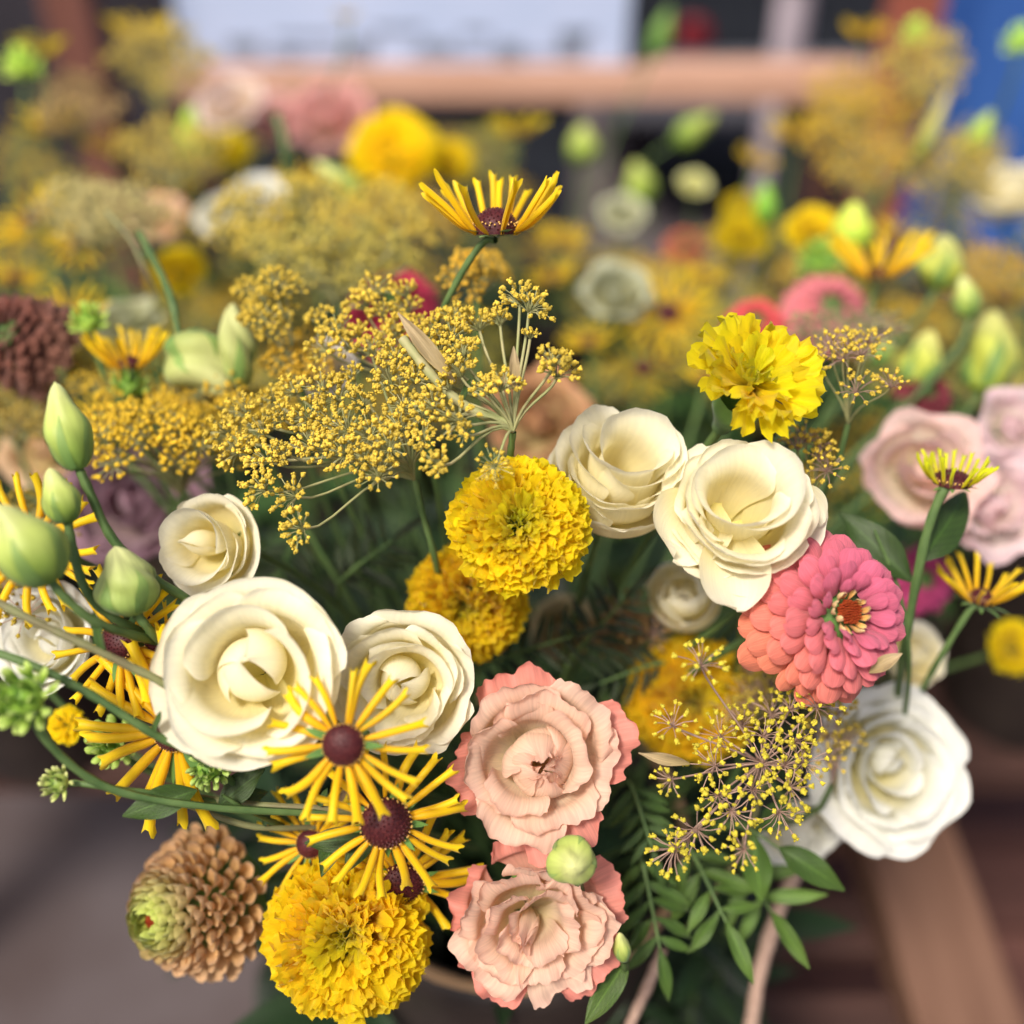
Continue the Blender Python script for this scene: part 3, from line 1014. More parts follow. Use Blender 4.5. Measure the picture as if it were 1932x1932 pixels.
# ---- what stands behind: rail shelf, sign, posts, parked car, blue canvas
sh = root_at('wooden_shelf', (0, 0, 0), 'pale reddish wooden shelf rail running behind the flowers', 'shelf')
ry, rz = 2.05, .800
part_box('shelf_board', sh, (-.66, ry, rz, .66, ry + .07, rz + .060), M_WOODRX, .006)
for x in (-.6, .59):
    part_box('leg', sh, (x - .03, ry + .005, .035, x + .03, ry + .065, rz - .001), M_WOODD, .003)
part_box('back_panel', sh, (-.55, ry + .02, .20, .12, ry + .04, rz - .002), M_DARK, .003)

part_box('end_panel', sh, (.50, ry + .02, .20, .66, ry + .04, rz - .002), M_DARK, .003)
sg = root_at('white_sign', (0, 0, 0), 'pale bluish white sign board with faint grey marks standing on the shelf', 'sign')
sx0, sx1 = at(392, 60, 2.16).x, at(1166, 60, 2.16).x
part_box('board', sg, (sx0, ry + .025, rz + .062, sx1, ry + .05, rz + .60), M_SIGN, .002)
part_box('frame_edge', sg, (sx1 + .001, ry + .020, rz + .062, sx1 + .022, ry + .055, rz + .60), M_DARK, .002)
rg = random.Random(8)
for (px, py, w, h) in [(600, 35, 120, 8), (600, 95, 160, 8), (870, 100, 180, 8), (700, 45, 40, 8), (1000, 110, 120, 8), (480, 60, 60, 30), (830, 60, 60, 20), (690, 70, 50, 26), (960, 75, 40, 40), (1075, 60, 44, 44), (1080, 30, 60, 14), (560, 75, 30, 18), (760, 20, 90, 10), (900, 25, 50, 10)]:
    c = at(px, py, 2.06)
    ww, hh = msize(w, 2.13) / 2, msize(h, 2.13) / 2
    zz = max(c.z, rz + .08)
    part_box('printed_mark', sg, (c.x - ww, ry + .0228, zz - hh, c.x + ww, ry + .0242, zz + hh), M_PRINT, 0, (1.5, 1.5, 1.5))

p1 = root_at('wooden_post', (0, 0, 0), 'reddish brown upright wooden post at upper left beside the sign', 'post')
x0 = at(165, 60, 2.0).x
part_box('post_body', p1, (x0, 1.93, .035, x0 + .075, 2.0, 1.9), M_WOODP, .004)
p2 = root_at('wooden_post', (0, 0, 0), 'terracotta red upright post at upper right beside the blue canvas', 'post')
x0 = at(1640, 60, 2.0).x
part_box('post_body', p2, (x0, 1.98, .035, x0 + .085, 2.06, 1.9), M_TERRA, .004)
part_box('post_side', p2, (x0 + .086, 1.99, .035, x0 + .15, 2.06, 1.9), M_WOODP, .004)

bc = root_at('dark_board', (0, 0, 0), 'charcoal coloured board at the top left corner behind the post', 'board')
part_box('board', bc, (-1.9, 2.3, .035, -.57, 2.33, 1.7), M_CHAR, .003)

# blue canvas at the right, with soft folds
def canvas(u, v):
    x = .618 + u * .85
    y = 1.68 + .018 * np.sin(u * 22 + 1.2 * np.sin(v * 2)) + .03 * v * 0
    return x, y, .60 + (v + 1) * .55
def canvas_b(u, v):
    x, y, z = canvas(u, v)
    return x, y + .006, z
bcn = tag(new('blue_canvas', build_mesh('blue_canvas', [grid(70, 12, canvas), grid(70, 12, canvas_b)], M_BLUE)), 'bright blue canvas sheet hanging at the right edge behind the flowers', 'canvas')

# parked dark car far behind the shelf, with a round red tail lamp
car = root_at('parked_car', (0, 0, 0), 'dark parked car with a round red tail lamp seen behind the shelf at upper right', 'car')
part_box('bumper', car, (.28, 3.10, .40, 1.05, 3.28, .56), M_METAL, .03, (.35, .38, .42))
part_box('body', car, (.26, 3.29, .35, 1.10, 5.4, 1.15), M_DARK, .08)
part_box('rear_window', car, (.36, 3.26, .84, 1.02, 3.285, 1.10), M_CHAR, .01)
lp = at(1297, 52, 3.2)
new('tail_lamp', build_mesh('tail_lamp', [ball(.05, 9, 20, (0, 0, 0), 1)], M_REDL), car, Matrix.Translation((lp.x, 3.27, max(lp.z, .6))) @ Matrix.Diagonal((1, .35, 1, 1)))
for x in (.40, .95):
    ring = []
    whl = new('wheel', build_mesh('wheel', [xf(grid(10, 33, lambda u, v: (.30 * np.sin(u * PI) ** .3 * np.cos(v * PI), .30 * np.sin(u * PI) ** .3 * np.sin(v * PI), (u - .5) * .2)), Matrix.Rotation(PI / 2, 4, 'Y'))], M_CHAR), car, Matrix.Translation((x, 3.75, .32)))
gp = root_at('grey_bollard', (0, 0, 0), 'light grey upright bollard between the car and the red post', 'bollard')
bx = at(1472, 60, 2.5)
def bol(u, v):
    r = np.where(u < .93, .038, .038 * np.sqrt(np.clip(1 - ((u - .93) / .07) ** 2, 0, 1)))
    return r * np.cos(v * PI), r * np.sin(v * PI), u * 1.05
new('bollard_body', build_mesh('bollard_body', [grid(30, 25, bol)], M_METAL), gp, Matrix.Translation((bx.x, 2.55, .035)), (1.3, 1.2, 1.25))
new('bollard_collar', build_mesh('bollard_collar', [tube([(.041 * math.cos(a), .041 * math.sin(a), 0) for a in np.linspace(0, 6.2832, 25)], .004, 6)], M_DARK), gp, Matrix.Translation((bx.x, 2.55, .9)))
# ------------------------------------------------------------------ the front bouquet: cream and white lisianthus
CR = 'lisianthus'
def rs(px, d): return msize(px, d)

R = rs(180, .385)
put('lisianthus_flower', rose(R, 11, M_CREAM, n=8, rin=.46, rout=.72, c0=.40, openness=.36, roll=.46, ruf=.03, fine=.3, bud=True, bud_n=4, budscale=.40, bud_curl=-.90, bud_cut=.38, bud_loose=.06, step=.10, droop=.16, outer_n=4, outer_r=.80, outer_curl=-.14, outer_h=.82, hw0=1.3, first=1.5, hollow=1, loose=.17, H=R * 1.1, nu=24, nv=36),
    475, 1275, .385, (-.02, .10, 1), 'largest cream lisianthus, closed round bud in its wide cup, at left of centre', CR, lift=R * .6, srad=.0022)
R = rs(135, .41)
put('lisianthus_flower', rose(R, 12, M_CREAM, n=10, rin=.46, rout=.76, c0=.38, openness=.26, roll=.46, ruf=.035, fine=.5, bud=True, bud_n=4, bud_cut=.34, bud_loose=.06, budscale=.36, step=.20, droop=.18, outer_n=4, outer_curl=-.02, outer_h=.72, hw0=1.2, first=1.5, hollow=1, loose=.18, H=R * 1.15, nu=22, nv=34),
    758, 1290, .41, (-.12, -.10, 1), 'cream lisianthus half behind the yellow coneflower rays, right of the largest cream one', CR, roll=1.1, lift=R * .6, srad=.002)
R = rs(133, .42)
put('lisianthus_flower', rose(R, 13, M_CREAM, n=15, rin=.44, rout=.82, c0=.42, openness=.02, roll=.55, ruf=.02, fine=.45, bud=False, step=.36, droop=.10, outer_n=4, outer_curl=.02, outer_h=.55, outer_r=.90, hw0=1.15, first=2.6, hollow=1, H=R * 1.75, nu=20, nv=30),
    1172, 873, .425, (.12, .62, 1), 'cream lisianthus with a round hollow cup directly left of the other tall cream bloom', CR, roll=.5, lift=R * 1.1, srad=.002)
R = rs(150, .405)
put('lisianthus_flower', rose(R, 24, M_CREAM, n=14, rin=.40, rout=.78, c0=.50, openness=.2, roll=.5, ruf=.03, fine=.45, bud=False, step=.42, droop=.16, outer_n=5, outer_curl=.12, outer_h=.5, outer_r=.84, hw0=1.15, first=2.2, hollow=1, H=R * 1.75, nu=20, nv=30),
    1402, 960, .405, (.02, .50, 1), 'large open cream lisianthus between the ragged yellow marigold and the coral zinnia', CR, roll=2.2, lift=R * .95, srad=.002, path=[(1400, 1180, .48), (1350, 1400, .54), (1200, 1600, .60)])
big = bpy.data.objects[[o.name for o in bpy.data.objects if o.get('label', '').startswith('large open cream')][0]]
for (tx, ty, td, bx, by, bd, ww) in [(1392, 1146, .392, 1370, 985, .408, 1.5), (1278, 1040, .398, 1330, 940, .42, 1.9), (1545, 985, .405, 1470, 930, .42, 1.7)]:
    b_, t_ = at(bx, by, bd), at(tx, ty, td)
    L = (t_ - b_).length
    rr = random.Random(tx)
    P = zin_petal_piece(rr, wid=.62, cup=-.22, tipcurl=.10, nu=18, nv=17)
    pc = P
    Pv = P[0].copy()
    Pv[:, 2] += .02 * np.sin(Pv[:, 1] * 14 + 3) * Pv[:, 0]
    Pv[:, 0] += .015 * np.sin(Pv[:, 1] * 23) * Pv[:, 0]
    P = Pv
    me = build_mesh('hanging_petal', [(P, pc[1], pc[2])], M_CREAM)
    new('hanging_petal', me, big, big.matrix_world.inverted() @ rot_dir(t_ - b_, cdir(0, .2, 1), rr.uniform(-.1, .1), L, b_) @ Matrix.Diagonal((1, ww * .8, ww * .8, 1)))
R = rs(98, .425)
put('lisianthus_flower', rose(R, 15, M_CREAM, n=9, rin=.48, rout=.8, c0=.4, openness=.16, ruf=.03, fine=.4, bud=True, budscale=.26, step=.36, droop=.16, outer_n=3, outer_h=.5, hw0=1.35, first=2.2, hollow=1, H=R * 1.6, nu=18, nv=26),
    388, 1028, .425, (-.32, .05, 1), 'small cream lisianthus under the yellow umbels at left', CR, roll=.4, lift=R * .9)
R = rs(78, .50)
put('lisianthus_flower', rose(R * 1.05, 16, M_CREAM, n=9, rin=.3, rout=.8, c0=-.35, openness=-.05, ruf=.03, step=.2, bud=True, H=R * 2.0, outer_n=3, outer_curl=.1, outer_h=.7, nu=14, nv=18),
    1292, 1122, .50, (-.2, .45, 1), 'shaded cream lisianthus bloom hanging below the two tall cream ones', CR, lift=R * 1.0)
R = rs(142, .50)
put('lisianthus_flower', rose(R, 17, M_WHITE, n=12, rin=.26, rout=.78, c0=.3, openness=.26, ruf=.04, fine=.35, bud=True, budscale=.2, step=.25, droop=.2, outer_n=4, outer_h=.65, hw0=1.2, first=1.8, H=R * 1.2, nu=16, nv=24),
    1680, 1448, .50, (.12, .12, 1), 'pure white lisianthus at lower right against the brown wood', CR, roll=.9, lift=R * .6)
R = rs(78, .53)
put('lisianthus_flower', rose(R, 18, M_WHITE, n=8, rin=.25, ruf=.04, bud=True, openness=.25, H=R * 1.4, outer_n=4, nu=12, nv=16),
    1505, 1565, .53, (.1, -.5, .8), 'greyish white lisianthus drooping under the white one at lower right', CR, lift=R * .6)
R = rs(105, .43)
put('lisianthus_flower', rose(R, 19, M_WHITE, n=9, rin=.36, ruf=.025, fine=.25, bud=True, openness=.24, c0=.3, droop=.15, hw0=1.4, H=R * 1.2, outer_n=5, nu=15, nv=20),
    85, 1205, .44, (-.25, .2, 1), 'white lisianthus at the left edge behind orange rays', CR, lift=R * .6)
R = rs(62, .55)
put('lisianthus_flower', rose(R, 20, M_CREAM, n=8, rin=.2, ruf=.03, bud=True, openness=.15, H=R * 1.6, outer_n=3, nu=12, nv=16),
    1725, 1240, .55, (.2, .3, 1), 'small blurred cream bloom at the lower right of the coral zinnia', CR, lift=R * .8)

# peach lisianthus
R = rs(150, .41)
put('lisianthus_flower', rose(R, 31, M_PEACH, n=11, rin=.44, rout=.80, c0=.44, openness=.34, roll=.44, ruf=.055, fine=.75, bud=True, bud_n=8, bud_curl=-.74, bud_ruf=1.5, bud_cut=.16, bud_loose=.10, budscale=.42, step=.16, droop=.20, outer_mat=M_SALMON, outer_n=4, outer_w=.62, outer_curl=.04, outer_h=.52, outer_r=.86, hw0=1.0, first=1.0, hollow=.97, loose=.2, H=R * 1.05, nu=24, nv=44),
    1012, 1438, .41, (.02, .12, 1), 'upper ruffled peach lisianthus with salmon outer petals', CR, roll=.2, lift=R * .6, srad=.002)
R = rs(142, .415)
put('lisianthus_flower', rose(R, 38, M_PEACH, n=18, rin=.20, rout=.80, c0=.6, openness=.30, roll=.45, ruf=.07, fine=.65, bud=True, bud_n=4, bud_curl=-.5, bud_ruf=1.5, bud_loose=.1, budscale=.18, step=.2, droop=.18, outer_mat=M_SALMON, outer_n=5, outer_w=.62, outer_curl=.04, outer_h=.5, outer_r=.90, hw0=.9, first=1.2, hollow=.95, loose=.24, H=R * 1.05, nu=22, nv=40),
    1010, 1748, .415, (.05, -.05, 1), 'lower ruffled pink peach lisianthus at bottom centre', CR, roll=1.4, lift=R * .6, srad=.002)

# marigolds
MG = 'marigold'
R = rs(142, .41)
put('marigold_flower', marigold(R, 1, n=230), 978, 992, .41, (.0, .30, 1), 'full bright yellow pompon marigold in the centre of the picture', MG, lift=R * .7, srad=.002)
R = rs(138, .405)
put('marigold_flower', marigold(R * 1.12, 2, n=46, tmax=1.66, meshes=MARI_LONG, Lf=.86, dome=.35, rollr=.6, col=(1, 1.05, 1), inner_green=.35), 1412, 735, .415, (.25, .50, .9), 'loose ragged yellow marigold above the open cream lisianthus', MG, lift=R * .6, srad=.002)
R = rs(122, .465)
put('marigold_flower', marigold(R, 3, n=170, col=(.95, .86, 1)), 880, 1140, .465, (-.05, -.25, 1), 'shaded golden marigold just below the full central marigold', MG, lift=R * .7)
R = rs(168, .425)
put('marigold_flower', marigold(R, 4, n=235, col=(1, .95, 1)), 655, 1765, .428, (-.05, .05, 1), 'large deep yellow marigold at the bottom left of centre', MG, lift=R * .7, srad=.002)
R = rs(135, .50)
put('marigold_flower', marigold(R, 5, n=150, col=(.92, .80, 1)), 1305, 1322, .51, (0, .3, 1), 'blurred golden marigold in shade behind the small purplish umbel', MG, lift=R * .7)

# zinnias
R = rs(168, .40)
put('zinnia_flower', zinnia(R * 1.1, 3, n=100, c_in=(.80, .17, .29), c_out=(1.0, .29, .17), gradv=(-.35, .80), lmin=.28, lmax=.56, eye=True, stars=14), 1572, 1158, .405, (.26, .16, 1), 'coral to pink zinnia with layered petals and a red eye', 'zinnia', roll=.25, lift=R * .55, srad=.002)
R = rs(222, .45)
rec = zinnia(R, 4, n=225, tq=2.5, c_in=(.52, .62, .12), c_out=(.74, .48, .27), meshes=POM_MESH, eye=True, stars=0, hgt=.55, lmin=.16, lmax=.19, el0=72, el1=-25, cenR=.08)
rec2 = []
for (nm, me, M, c, k, kids) in rec:
    rec2.append((nm, me, M, c, k, kids))
put('zinnia_flower', rec2, 378, 1705, .462, (-.62, .04, 1), 'tan pompon zinnia with a lime green centre, bottom left', 'zinnia', lift=R * .45, srad=.0022, roll=1)
R = rs(120, .52)
put('zinnia_flower', zinnia(R, 6, n=120, c_in=(.20, .05, .03), c_out=(.30, .15, .10), eye=False, el1=-35, hgt=.5), 35, 640, .53, (-.5, .35, .9), 'blurred brownish red zinnia at the left edge', 'zinnia', lift=R * .5)

# quilled coneflowers
CF = 'coneflower'
def cf(px, py, d, rad, axis, label, seed, n=20, el=6, s=1, path=None, group=None, rd=.28, **k):
    lift = k.pop('lift', 0); roll = k.pop('roll', 0); sr = k.pop('srad', .0015)
    R = rs(rad, d)
    return put('coneflower', cone(R, seed, n=n, el=el, rd=rd, **k), px, py, d, axis, label, CF, roll=roll, lift=R * .12 if not lift else lift * R, path=path, srad=sr, group=group)


cf(935, 432, .425, 172, (.0, 1, .26), 'yellow coneflower with upturned rays standing alone above the umbels', 1, n=26, el=46, elr=11, rd=.24, dh=1.0, gap=(-90, 62, 3), meshes=RAYU, path=[(915, 455, .43), (880, 500, .435), (835, 585, .445), (800, 680, .47), (790, 900, .55)], lr=(.85, 1.0))
cf(648, 1405, .372, 158, (.0, -.02, 1), 'dark centred coneflower in front of the largest cream bloom', 2, n=19, el=-2, elr=7, rd=.25, roll=.3)
cf(728, 1552, .392, 158, (.10, -.08, 1), 'sharp coneflower with a dark cone ringed by yellow dots', 3, n=20, el=-4, elr=8, rd=.30, roll=.9)
cf(757, 1668, .425, 150, (.15, -.35, 1), 'coneflower tucked behind the sharp one, rays over the deep yellow marigold', 4, n=18, el=-2, rd=.28)
cf(322, 1385, .398, 215, (-.22, -.18, 1), 'coneflower half behind the largest cream bloom, rays spreading down left', 5, n=22, el=0, rd=.16, lr=(.85, 1.0), meshes=[RAYS[0], RAYS[1]], gap=(-80, 75, 99))
cf(222, 1212, .402, 150, (-.35, .1, 1), 'coneflower with dark cone in front of the white bloom at left', 6, n=18, el=0, rd=.24)
cf(308, 1212, .405, 75, (-.1, .25, 1), 'small young coneflower with short curled rays above the largest cream bloom', 7, n=16, el=35, rd=.44, meshes=RAYC)
cf(585, 1592, .435, 120, (-.1, .1, 1), 'shaded coneflower above the bottom left marigold', 8, n=19, el=2, rd=.22)
cf(55, 1030, .425, 150, (-.2, .1, 1), 'coneflower partly hidden behind the buds at the left edge', 9, n=20, el=6, rd=.26)
cf(245, 690, .50, 105, (-.05, 1, .30), 'soft focus upturned coneflower left of the pale green bud', 10, n=18, el=52, rd=.20, dh=1.0, gap=(-90, 50, 2), meshes=RAYU)
cf(1655, 520, .60, 128, (0, 1, .25), 'blurred upturned coneflower at right above the pink zinnias', 11, n=18, el=48, rd=.16, dh=1.0, gap=(-90, 50, 2), meshes=RAYU)
cf(1850, 1130, .47, 110, (.15, 1, .3), 'upturned coneflower at the right edge below the pale pink blooms', 13, n=18, el=42, rd=.20, dh=1.0, gap=(-90, 50, 2), meshes=RAYU, path=[(1830, 1150, .47), (1780, 1230, .48), (1740, 1300, .5)])
R = rs(100, .43)
put('coneflower', cone(R, 14, n=26, el=60, elr=12, rd=.36, gap=(-90, 60, 2), meshes=RAYU, col=(.8, 1.15, 2), lr=(.7, 1.0)), 1803, 872, .435, (.05, 1, .35), 'small half open coneflower with thin greenish rays before the pale pink bloom', CF, lift=R * .5, path=[(1790, 905, .435), (1755, 985, .44), (1728, 1100, .45), (1705, 1230, .47), (1690, 1340, .52)], srad=.0022)

M_LIME = petal_mat('lime_bud_skin', [(0, (.34, .45, .05)), (.3, (.62, .68, .10)), (1, (.86, .84, .30))], transl=.3, vein=.2, veinscale=8, bump=.3)
M_RAG = petal_mat('ragged_bud_skin', [(0, (.22, .36, .07)), (.35, (.48, .60, .16)), (1, (.74, .76, .34))], transl=.25, vein=.3, veinscale=16, bump=.5)
M_PALE = petal_mat('pale_bud_skin', [(0, (.30, .40, .10)), (.4, (.56, .62, .20)), (1, (.74, .76, .34))], transl=.3, vein=.1, veinscale=8, bump=.3)
# buds of lisianthus, left edge
BD = 'flower bud'
def bud(px0, py0, px1, py1, d0, d1, wpx, label, seed, path=None, mat=None, **k):
    a, b = at(px0, py0, d0), at(px1, py1, d1)
    L = (b - a).length
    R = rs(wpx, d0) / 2
    rec = lisi_bud(L, R, seed, mat=mat, **k)
    z = (b - a).normalized()
    M = rot_dir(z, cdir(.2, 0, 1))            # X along bud
    M = frame(a, z, seed * 1.3)
    root = bpy.data.objects.new('lisianthus_bud', None)
    root.empty_display_size = .01
    COL.objects.link(root)
    root.matrix_world = M
    tag(root, label, BD)
    spawn(rec, root)
    inv = M.inverted()
    if path:
        pts = catmull([a] + [at(*q) for q in path], 6)
    else:
        T = bucket_pt(a, random.Random(seed))
        pts = bez(a, a - z * .04, T + Vector((0, 0, .18)), T, 12)
    new('stem', build_mesh('stem', [tube([inv @ p for p in pts], .0017, 7)], M_STEM), root)
    return root


bud(150, 885, 92, 722, .385, .38, 82, 'tallest slim pale green lisianthus bud at the left', 1, path=[(170, 930, .387), (215, 1020, .39), (290, 1090, .395), (390, 1160, .41), (520, 1300, .47)])
bud(128, 985, 100, 882, .38, .375, 70, 'short green bud between the slim tall bud and the fat round bud at left', 2, path=[(138, 1040, .382), (160, 1110, .385), (200, 1155, .39), (260, 1190, .40), (400, 1260, .46)])
bud(98, 1098, 5, 945, .362, .355, 128, 'fat smooth round green bud nearest the left edge', 3, path=[(125, 1130, .365), (175, 1170, .372), (240, 1195, .385), (320, 1215, .41)], ridge=.02)
bud(258, 1158, 215, 1030, .388, .385, 112, 'ragged tipped green bud above the young coneflower at left', 4, path=[(280, 1185, .392), (330, 1240, .41)], ridge=.16, mat=M_RAG)
bud(338, 640, 425, 752, .50, .49, 118, 'large pale yellow green bud bent over, out of focus at upper left', 5, ridge=.22, mat=M_PALE, sep=True, path=[(325, 570, .50), (300, 510, .51), (262, 440, .52)])
bud(448, 730, 434, 570, .495, .49, 74, 'pale bud with an upright pointed tip leaning on the large bent over bud', 6, ridge=.22, mat=M_PALE, sep=True)
R = rs(46, .385)
put('lisianthus_bud', lisi_bud(R * 2.0, R, 7, sep=True, ridge=.10, curve=0, point=0), 1080, 1628, .39, (.03, .10, 1), 'round lime green bud between the two peach blooms', BD, lift=R * 1.2, path=[(1090, 1660, .41), (1105, 1740, .44), (1080, 1850, .47)])
bud(1178, 1812, 1165, 1755, .425, .42, 34, 'tiny slender green bud at the right of the lower peach bloom', 8)
bud(1850, 740, 1895, 590, .62, .64, 100, 'blurred yellow green bud at the right edge, largest of the lime ones', 9, ridge=.16, mat=M_LIME)
bud(1720, 730, 1760, 630, .62, .63, 76, 'blurred lime bud left of the largest lime one at right', 10, ridge=.16, mat=M_LIME)
bud(1765, 545, 1790, 440, .64, .64, 86, 'blurred pale lime bud right of the blurred upturned coneflower', 11, ridge=.16, mat=M_LIME)
bud(1650, 690, 1672, 630, .62, .63, 48, 'small blurred lime bud beside the thin upright stem at right', 12)
bud(1830, 600, 1815, 520, .60, .6, 50, 'narrow blurred lime bud above the largest lime bud', 13)

# green bracted buds
R = rs(62, .36)
put('coneflower_bud', bract_bud(R, 1, col=(.8, 1, .6)), 50, 1318, .36, (-.4, .35, .8), 'blurred spiky yellow green bud low at the left edge', BD, lift=R * .6, path=[(65, 1360, .365), (130, 1440, .375), (230, 1495, .385), (420, 1525, .40), (700, 1545, .43), (900, 1600, .5)])
R = rs(32, .385)
put('coneflower_bud', bract_bud(R, 2, n=26), 110, 1478, .385, (-.6, .2, .7), 'small round green bud alone against the grey ground', BD, lift=R * .7, path=[(150, 1478, .387), (230, 1490, .39), (330, 1500, .40), (450, 1520, .42)], srad=.0012)
R = rs(38, .40)
put('coneflower_bud', bract_bud(R, 3, n=30, col=(.7, .9, .6)), 395, 1450, .40, (.1, -.2, 1), 'green bracted bud under the lower edge of the largest cream bloom', BD, lift=R * .6, path=[(430, 1480, .42), (560, 1560, .46)])
R = rs(44, .395)
put('coneflower_bud', bract_bud(R, 5, n=34, col=(.7, .9, .5), L=.8), 215, 1400, .435, (-.2, .3, .9), 'green half open bud behind the orange rays at lower left', BD, lift=R * .6, path=[(250, 1440, .445), (400, 1500, .47)])

# crossing stems in front at left
def free_stem(pts, label, rad=.0015, mat=None, lf=None):
    p = catmull([at(*q) for q in pts], 8)
    root = bpy.data.objects.new('green_twig', None)
    root.empty_display_size = .01
    COL.objects.link(root)
    root.matrix_world = Matrix.Translation(p[-1])
    tag(root, label, 'twig')
    new('stem', build_mesh('stem', [tube([x - p[-1] for x in p], rad, 7)], mat or M_STEMT), root)
    for (fr, dx, dy, L) in (lf or [(.6, .3, .8, .010)]):
        c = p[int(fr * (len(p) - 1))]
        new('leaf', LEAFN[0], root, rot_dir(cdir(dx, dy, .4), cdir(0, .2, 1), .5, L, c - p[-1]) @ Matrix.Diagonal((1, 1.4, 1, 1)))
    return root


free_stem([(-60, 1105, .37), (40, 1160, .372), (150, 1212, .375), (240, 1255, .38), (330, 1305, .387), (420, 1400, .41)], lf=[(.50, -.15, 1, .016)], label='upper thin brownish stem crossing the white bloom at left')
free_stem([(-60, 1215, .368), (60, 1255, .37), (170, 1310, .373), (290, 1385, .38), (370, 1425, .39), (470, 1500, .42)], 'lower green stem crossing the orange rays at left', .0015, M_STEM)
free_stem([(330, 1500, .41), (480, 1518, .415), (640, 1530, .42), (760, 1560, .45)], 'thin brown stem under the largest cream bloom', .0013)
free_stem([(355, 1520, .42), (480, 1560, .425), (620, 1560, .44)], 'thin brown stem just above the tan pompon zinnia', .0012)
free_stem([(520, 215, .72), (535, 260, .72), (545, 330, .73), (560, 520, .78)], 'single green twig sticking up at upper left of centre', .0028, M_STEM)
free_stem([(200, 400, .54), (245, 450, .54), (275, 510, .54), (300, 560, .55)], 'thin brownish forked stem at upper left', .0012)
free_stem([(760, 640, .415), (800, 690, .41), (850, 745, .41), (905, 780, .41), (965, 800, .41)], 'thick pale stalk running into the star of bare umbel rays', .0019, M_PED)

# ---- fennel umbels
d0 = .415
F1 = [(510, 872, .41), (503, 925, .405), (575, 998, .40), (561, 938, .405), (592, 848, .41), (452, 855, .425), (432, 821, .43), (469, 784, .43), (537, 794, .42), (629, 801, .415),
      (612, 740, .42), (653, 859, .405), (689, 767, .41), (658, 815, .405), (716, 903, .40), (702, 672, .43), (750, 689, .42), (740, 726, .415), (784, 726, .415), (763, 774, .41), (757, 816, .405),
      (560, 745, .43), (585, 795, .415), (500, 820, .42), (545, 860, .41), (620, 850, .41), (700, 825, .405), (800, 790, .405), (640, 760, .42), (670, 720, .425), (735, 850, .40), (800, 830, .40), (520, 760, .435), (690, 870, .40)]
umbel(782, 905, .435, F1, 'dense spreading yellow fennel umbel left of the central marigold', hub_axis=(-.2, .9, .5), seed=1, path=[(800, 980, .44), (822, 1060, .45), (850, 1200, .50)])
F2 = [(876, 678, .41), (870, 712, .405), (831, 665, .42), (923, 746, .40), (944, 738, .40), (869, 797, .395), (835, 878, .392, 1.1), (933, 880, .395, .8), (1042, 692, .395, 1.1), (1050, 715, .40), (981, 575, .415), (998, 590, .41), (944, 615, .42), (905, 625, .425),
      (1000, 640, .41, .6), (880, 820, .395, .7), (820, 770, .40), (850, 740, .41), (815, 700, .42)]
umbel(968, 815, .41, F2, 'umbel with long bare rays seen from below, right above the central marigold', hub_axis=(0, .9, .3), seed=2, rayr=.0006, path=[(964, 850, .415), (960, 900, .43), (950, 1000, .47)])
F3 = [(644, 629, .44), (706, 560, .45), (767, 562, .45), (787, 622, .44), (828, 632, .43), (855, 612, .43), (753, 634, .44), (689, 585, .45), (725, 600, .445), (660, 660, .44), (620, 665, .44), (800, 655, .43), (735, 655, .44), (610, 610, .455), (770, 595, .45), (680, 640, .44), (850, 645, .42)]
umbel(800, 760, .46, F3, 'upper yellow umbel under the lone upturned coneflower', hub_axis=(-.1, .9, .3), seed=3, group=None)
F4 = [(519, 543, .47), (501, 574, .47), (499, 613, .465), (540, 560, .475), (480, 600, .47), (520, 640, .47), (545, 610, .48), (470, 560, .485)]
umbel(560, 700, .48, F4, 'small greenish yellow umbel right of the large pale bud', hub_axis=(-.1, .9, .3), seed=4)
rg = random.Random(77)
F5 = [(190 + rg.uniform(-15, 15) + (i % 9) * 33, 820 + rg.uniform(-45, 45) + 20 * math.cos(i), .47 + rg.uniform(-.015, .025)) for i in range(34)]
umbel(340, 935, .50, F5, 'flat golden umbel in soft focus left of the dense yellow one', hub_axis=(0, 1, .2), seed=5, col=(1.08, 1.0, .6))
F5b = [(300 + rg.uniform(-15, 15) + (i % 8) * 34, 765 + rg.uniform(-25, 25), .50 + rg.uniform(-.015, .02)) for i in range(22)]
umbel(430, 880, .53, F5b, 'deeper golden umbel directly behind the flat golden one', hub_axis=(0, 1, .2), seed=6, col=(1.0, .9, .6))
F6 = [(1568, 660, .43), (1590, 680, .43), (1625, 672, .435), (1615, 742, .425), (1680, 732, .425), (1600, 655, .44), (1550, 690, .44), (1640, 650, .44)]
umbel(1600, 800, .45, F6, 'small sparse umbel just right of the ragged marigold', meshes=UMBP, hub_axis=(0, .9, .3), seed=7, hs=.85, rayr=.0004)
F7 = [(1545, 870, .43), (1520, 835, .435), (1560, 890, .43), (1505, 850, .44), (1545, 845, .435)]
umbel(1530, 960, .45, F7, 'small umbel at the right shoulder of the open cream lisianthus', hub_axis=(0, .9, .3), seed=8, meshes=UMBP, hs=.85)
F8 = [(1322, 1256, .39, .95), (1270, 1370, .40, .85), (1268, 1470, .40, .8), (1275, 1600, .40), (1315, 1565, .40), (1405, 1602, .392, .95), (1380, 1530, .40), (1355, 1500, .405), (1490, 1485, .40), (1440, 1440, .405), (1500, 1400, .41), (1540, 1335, .415), (1490, 1340, .42),
      (1400, 1370, .42), (1360, 1390, .42), (1440, 1390, .41), (1515, 1440, .41), (1470, 1530, .41), (1420, 1490, .405), (1350, 1445, .41), (1455, 1350, .43), (1480, 1445, .405), (1300, 1580, .41, .8)]
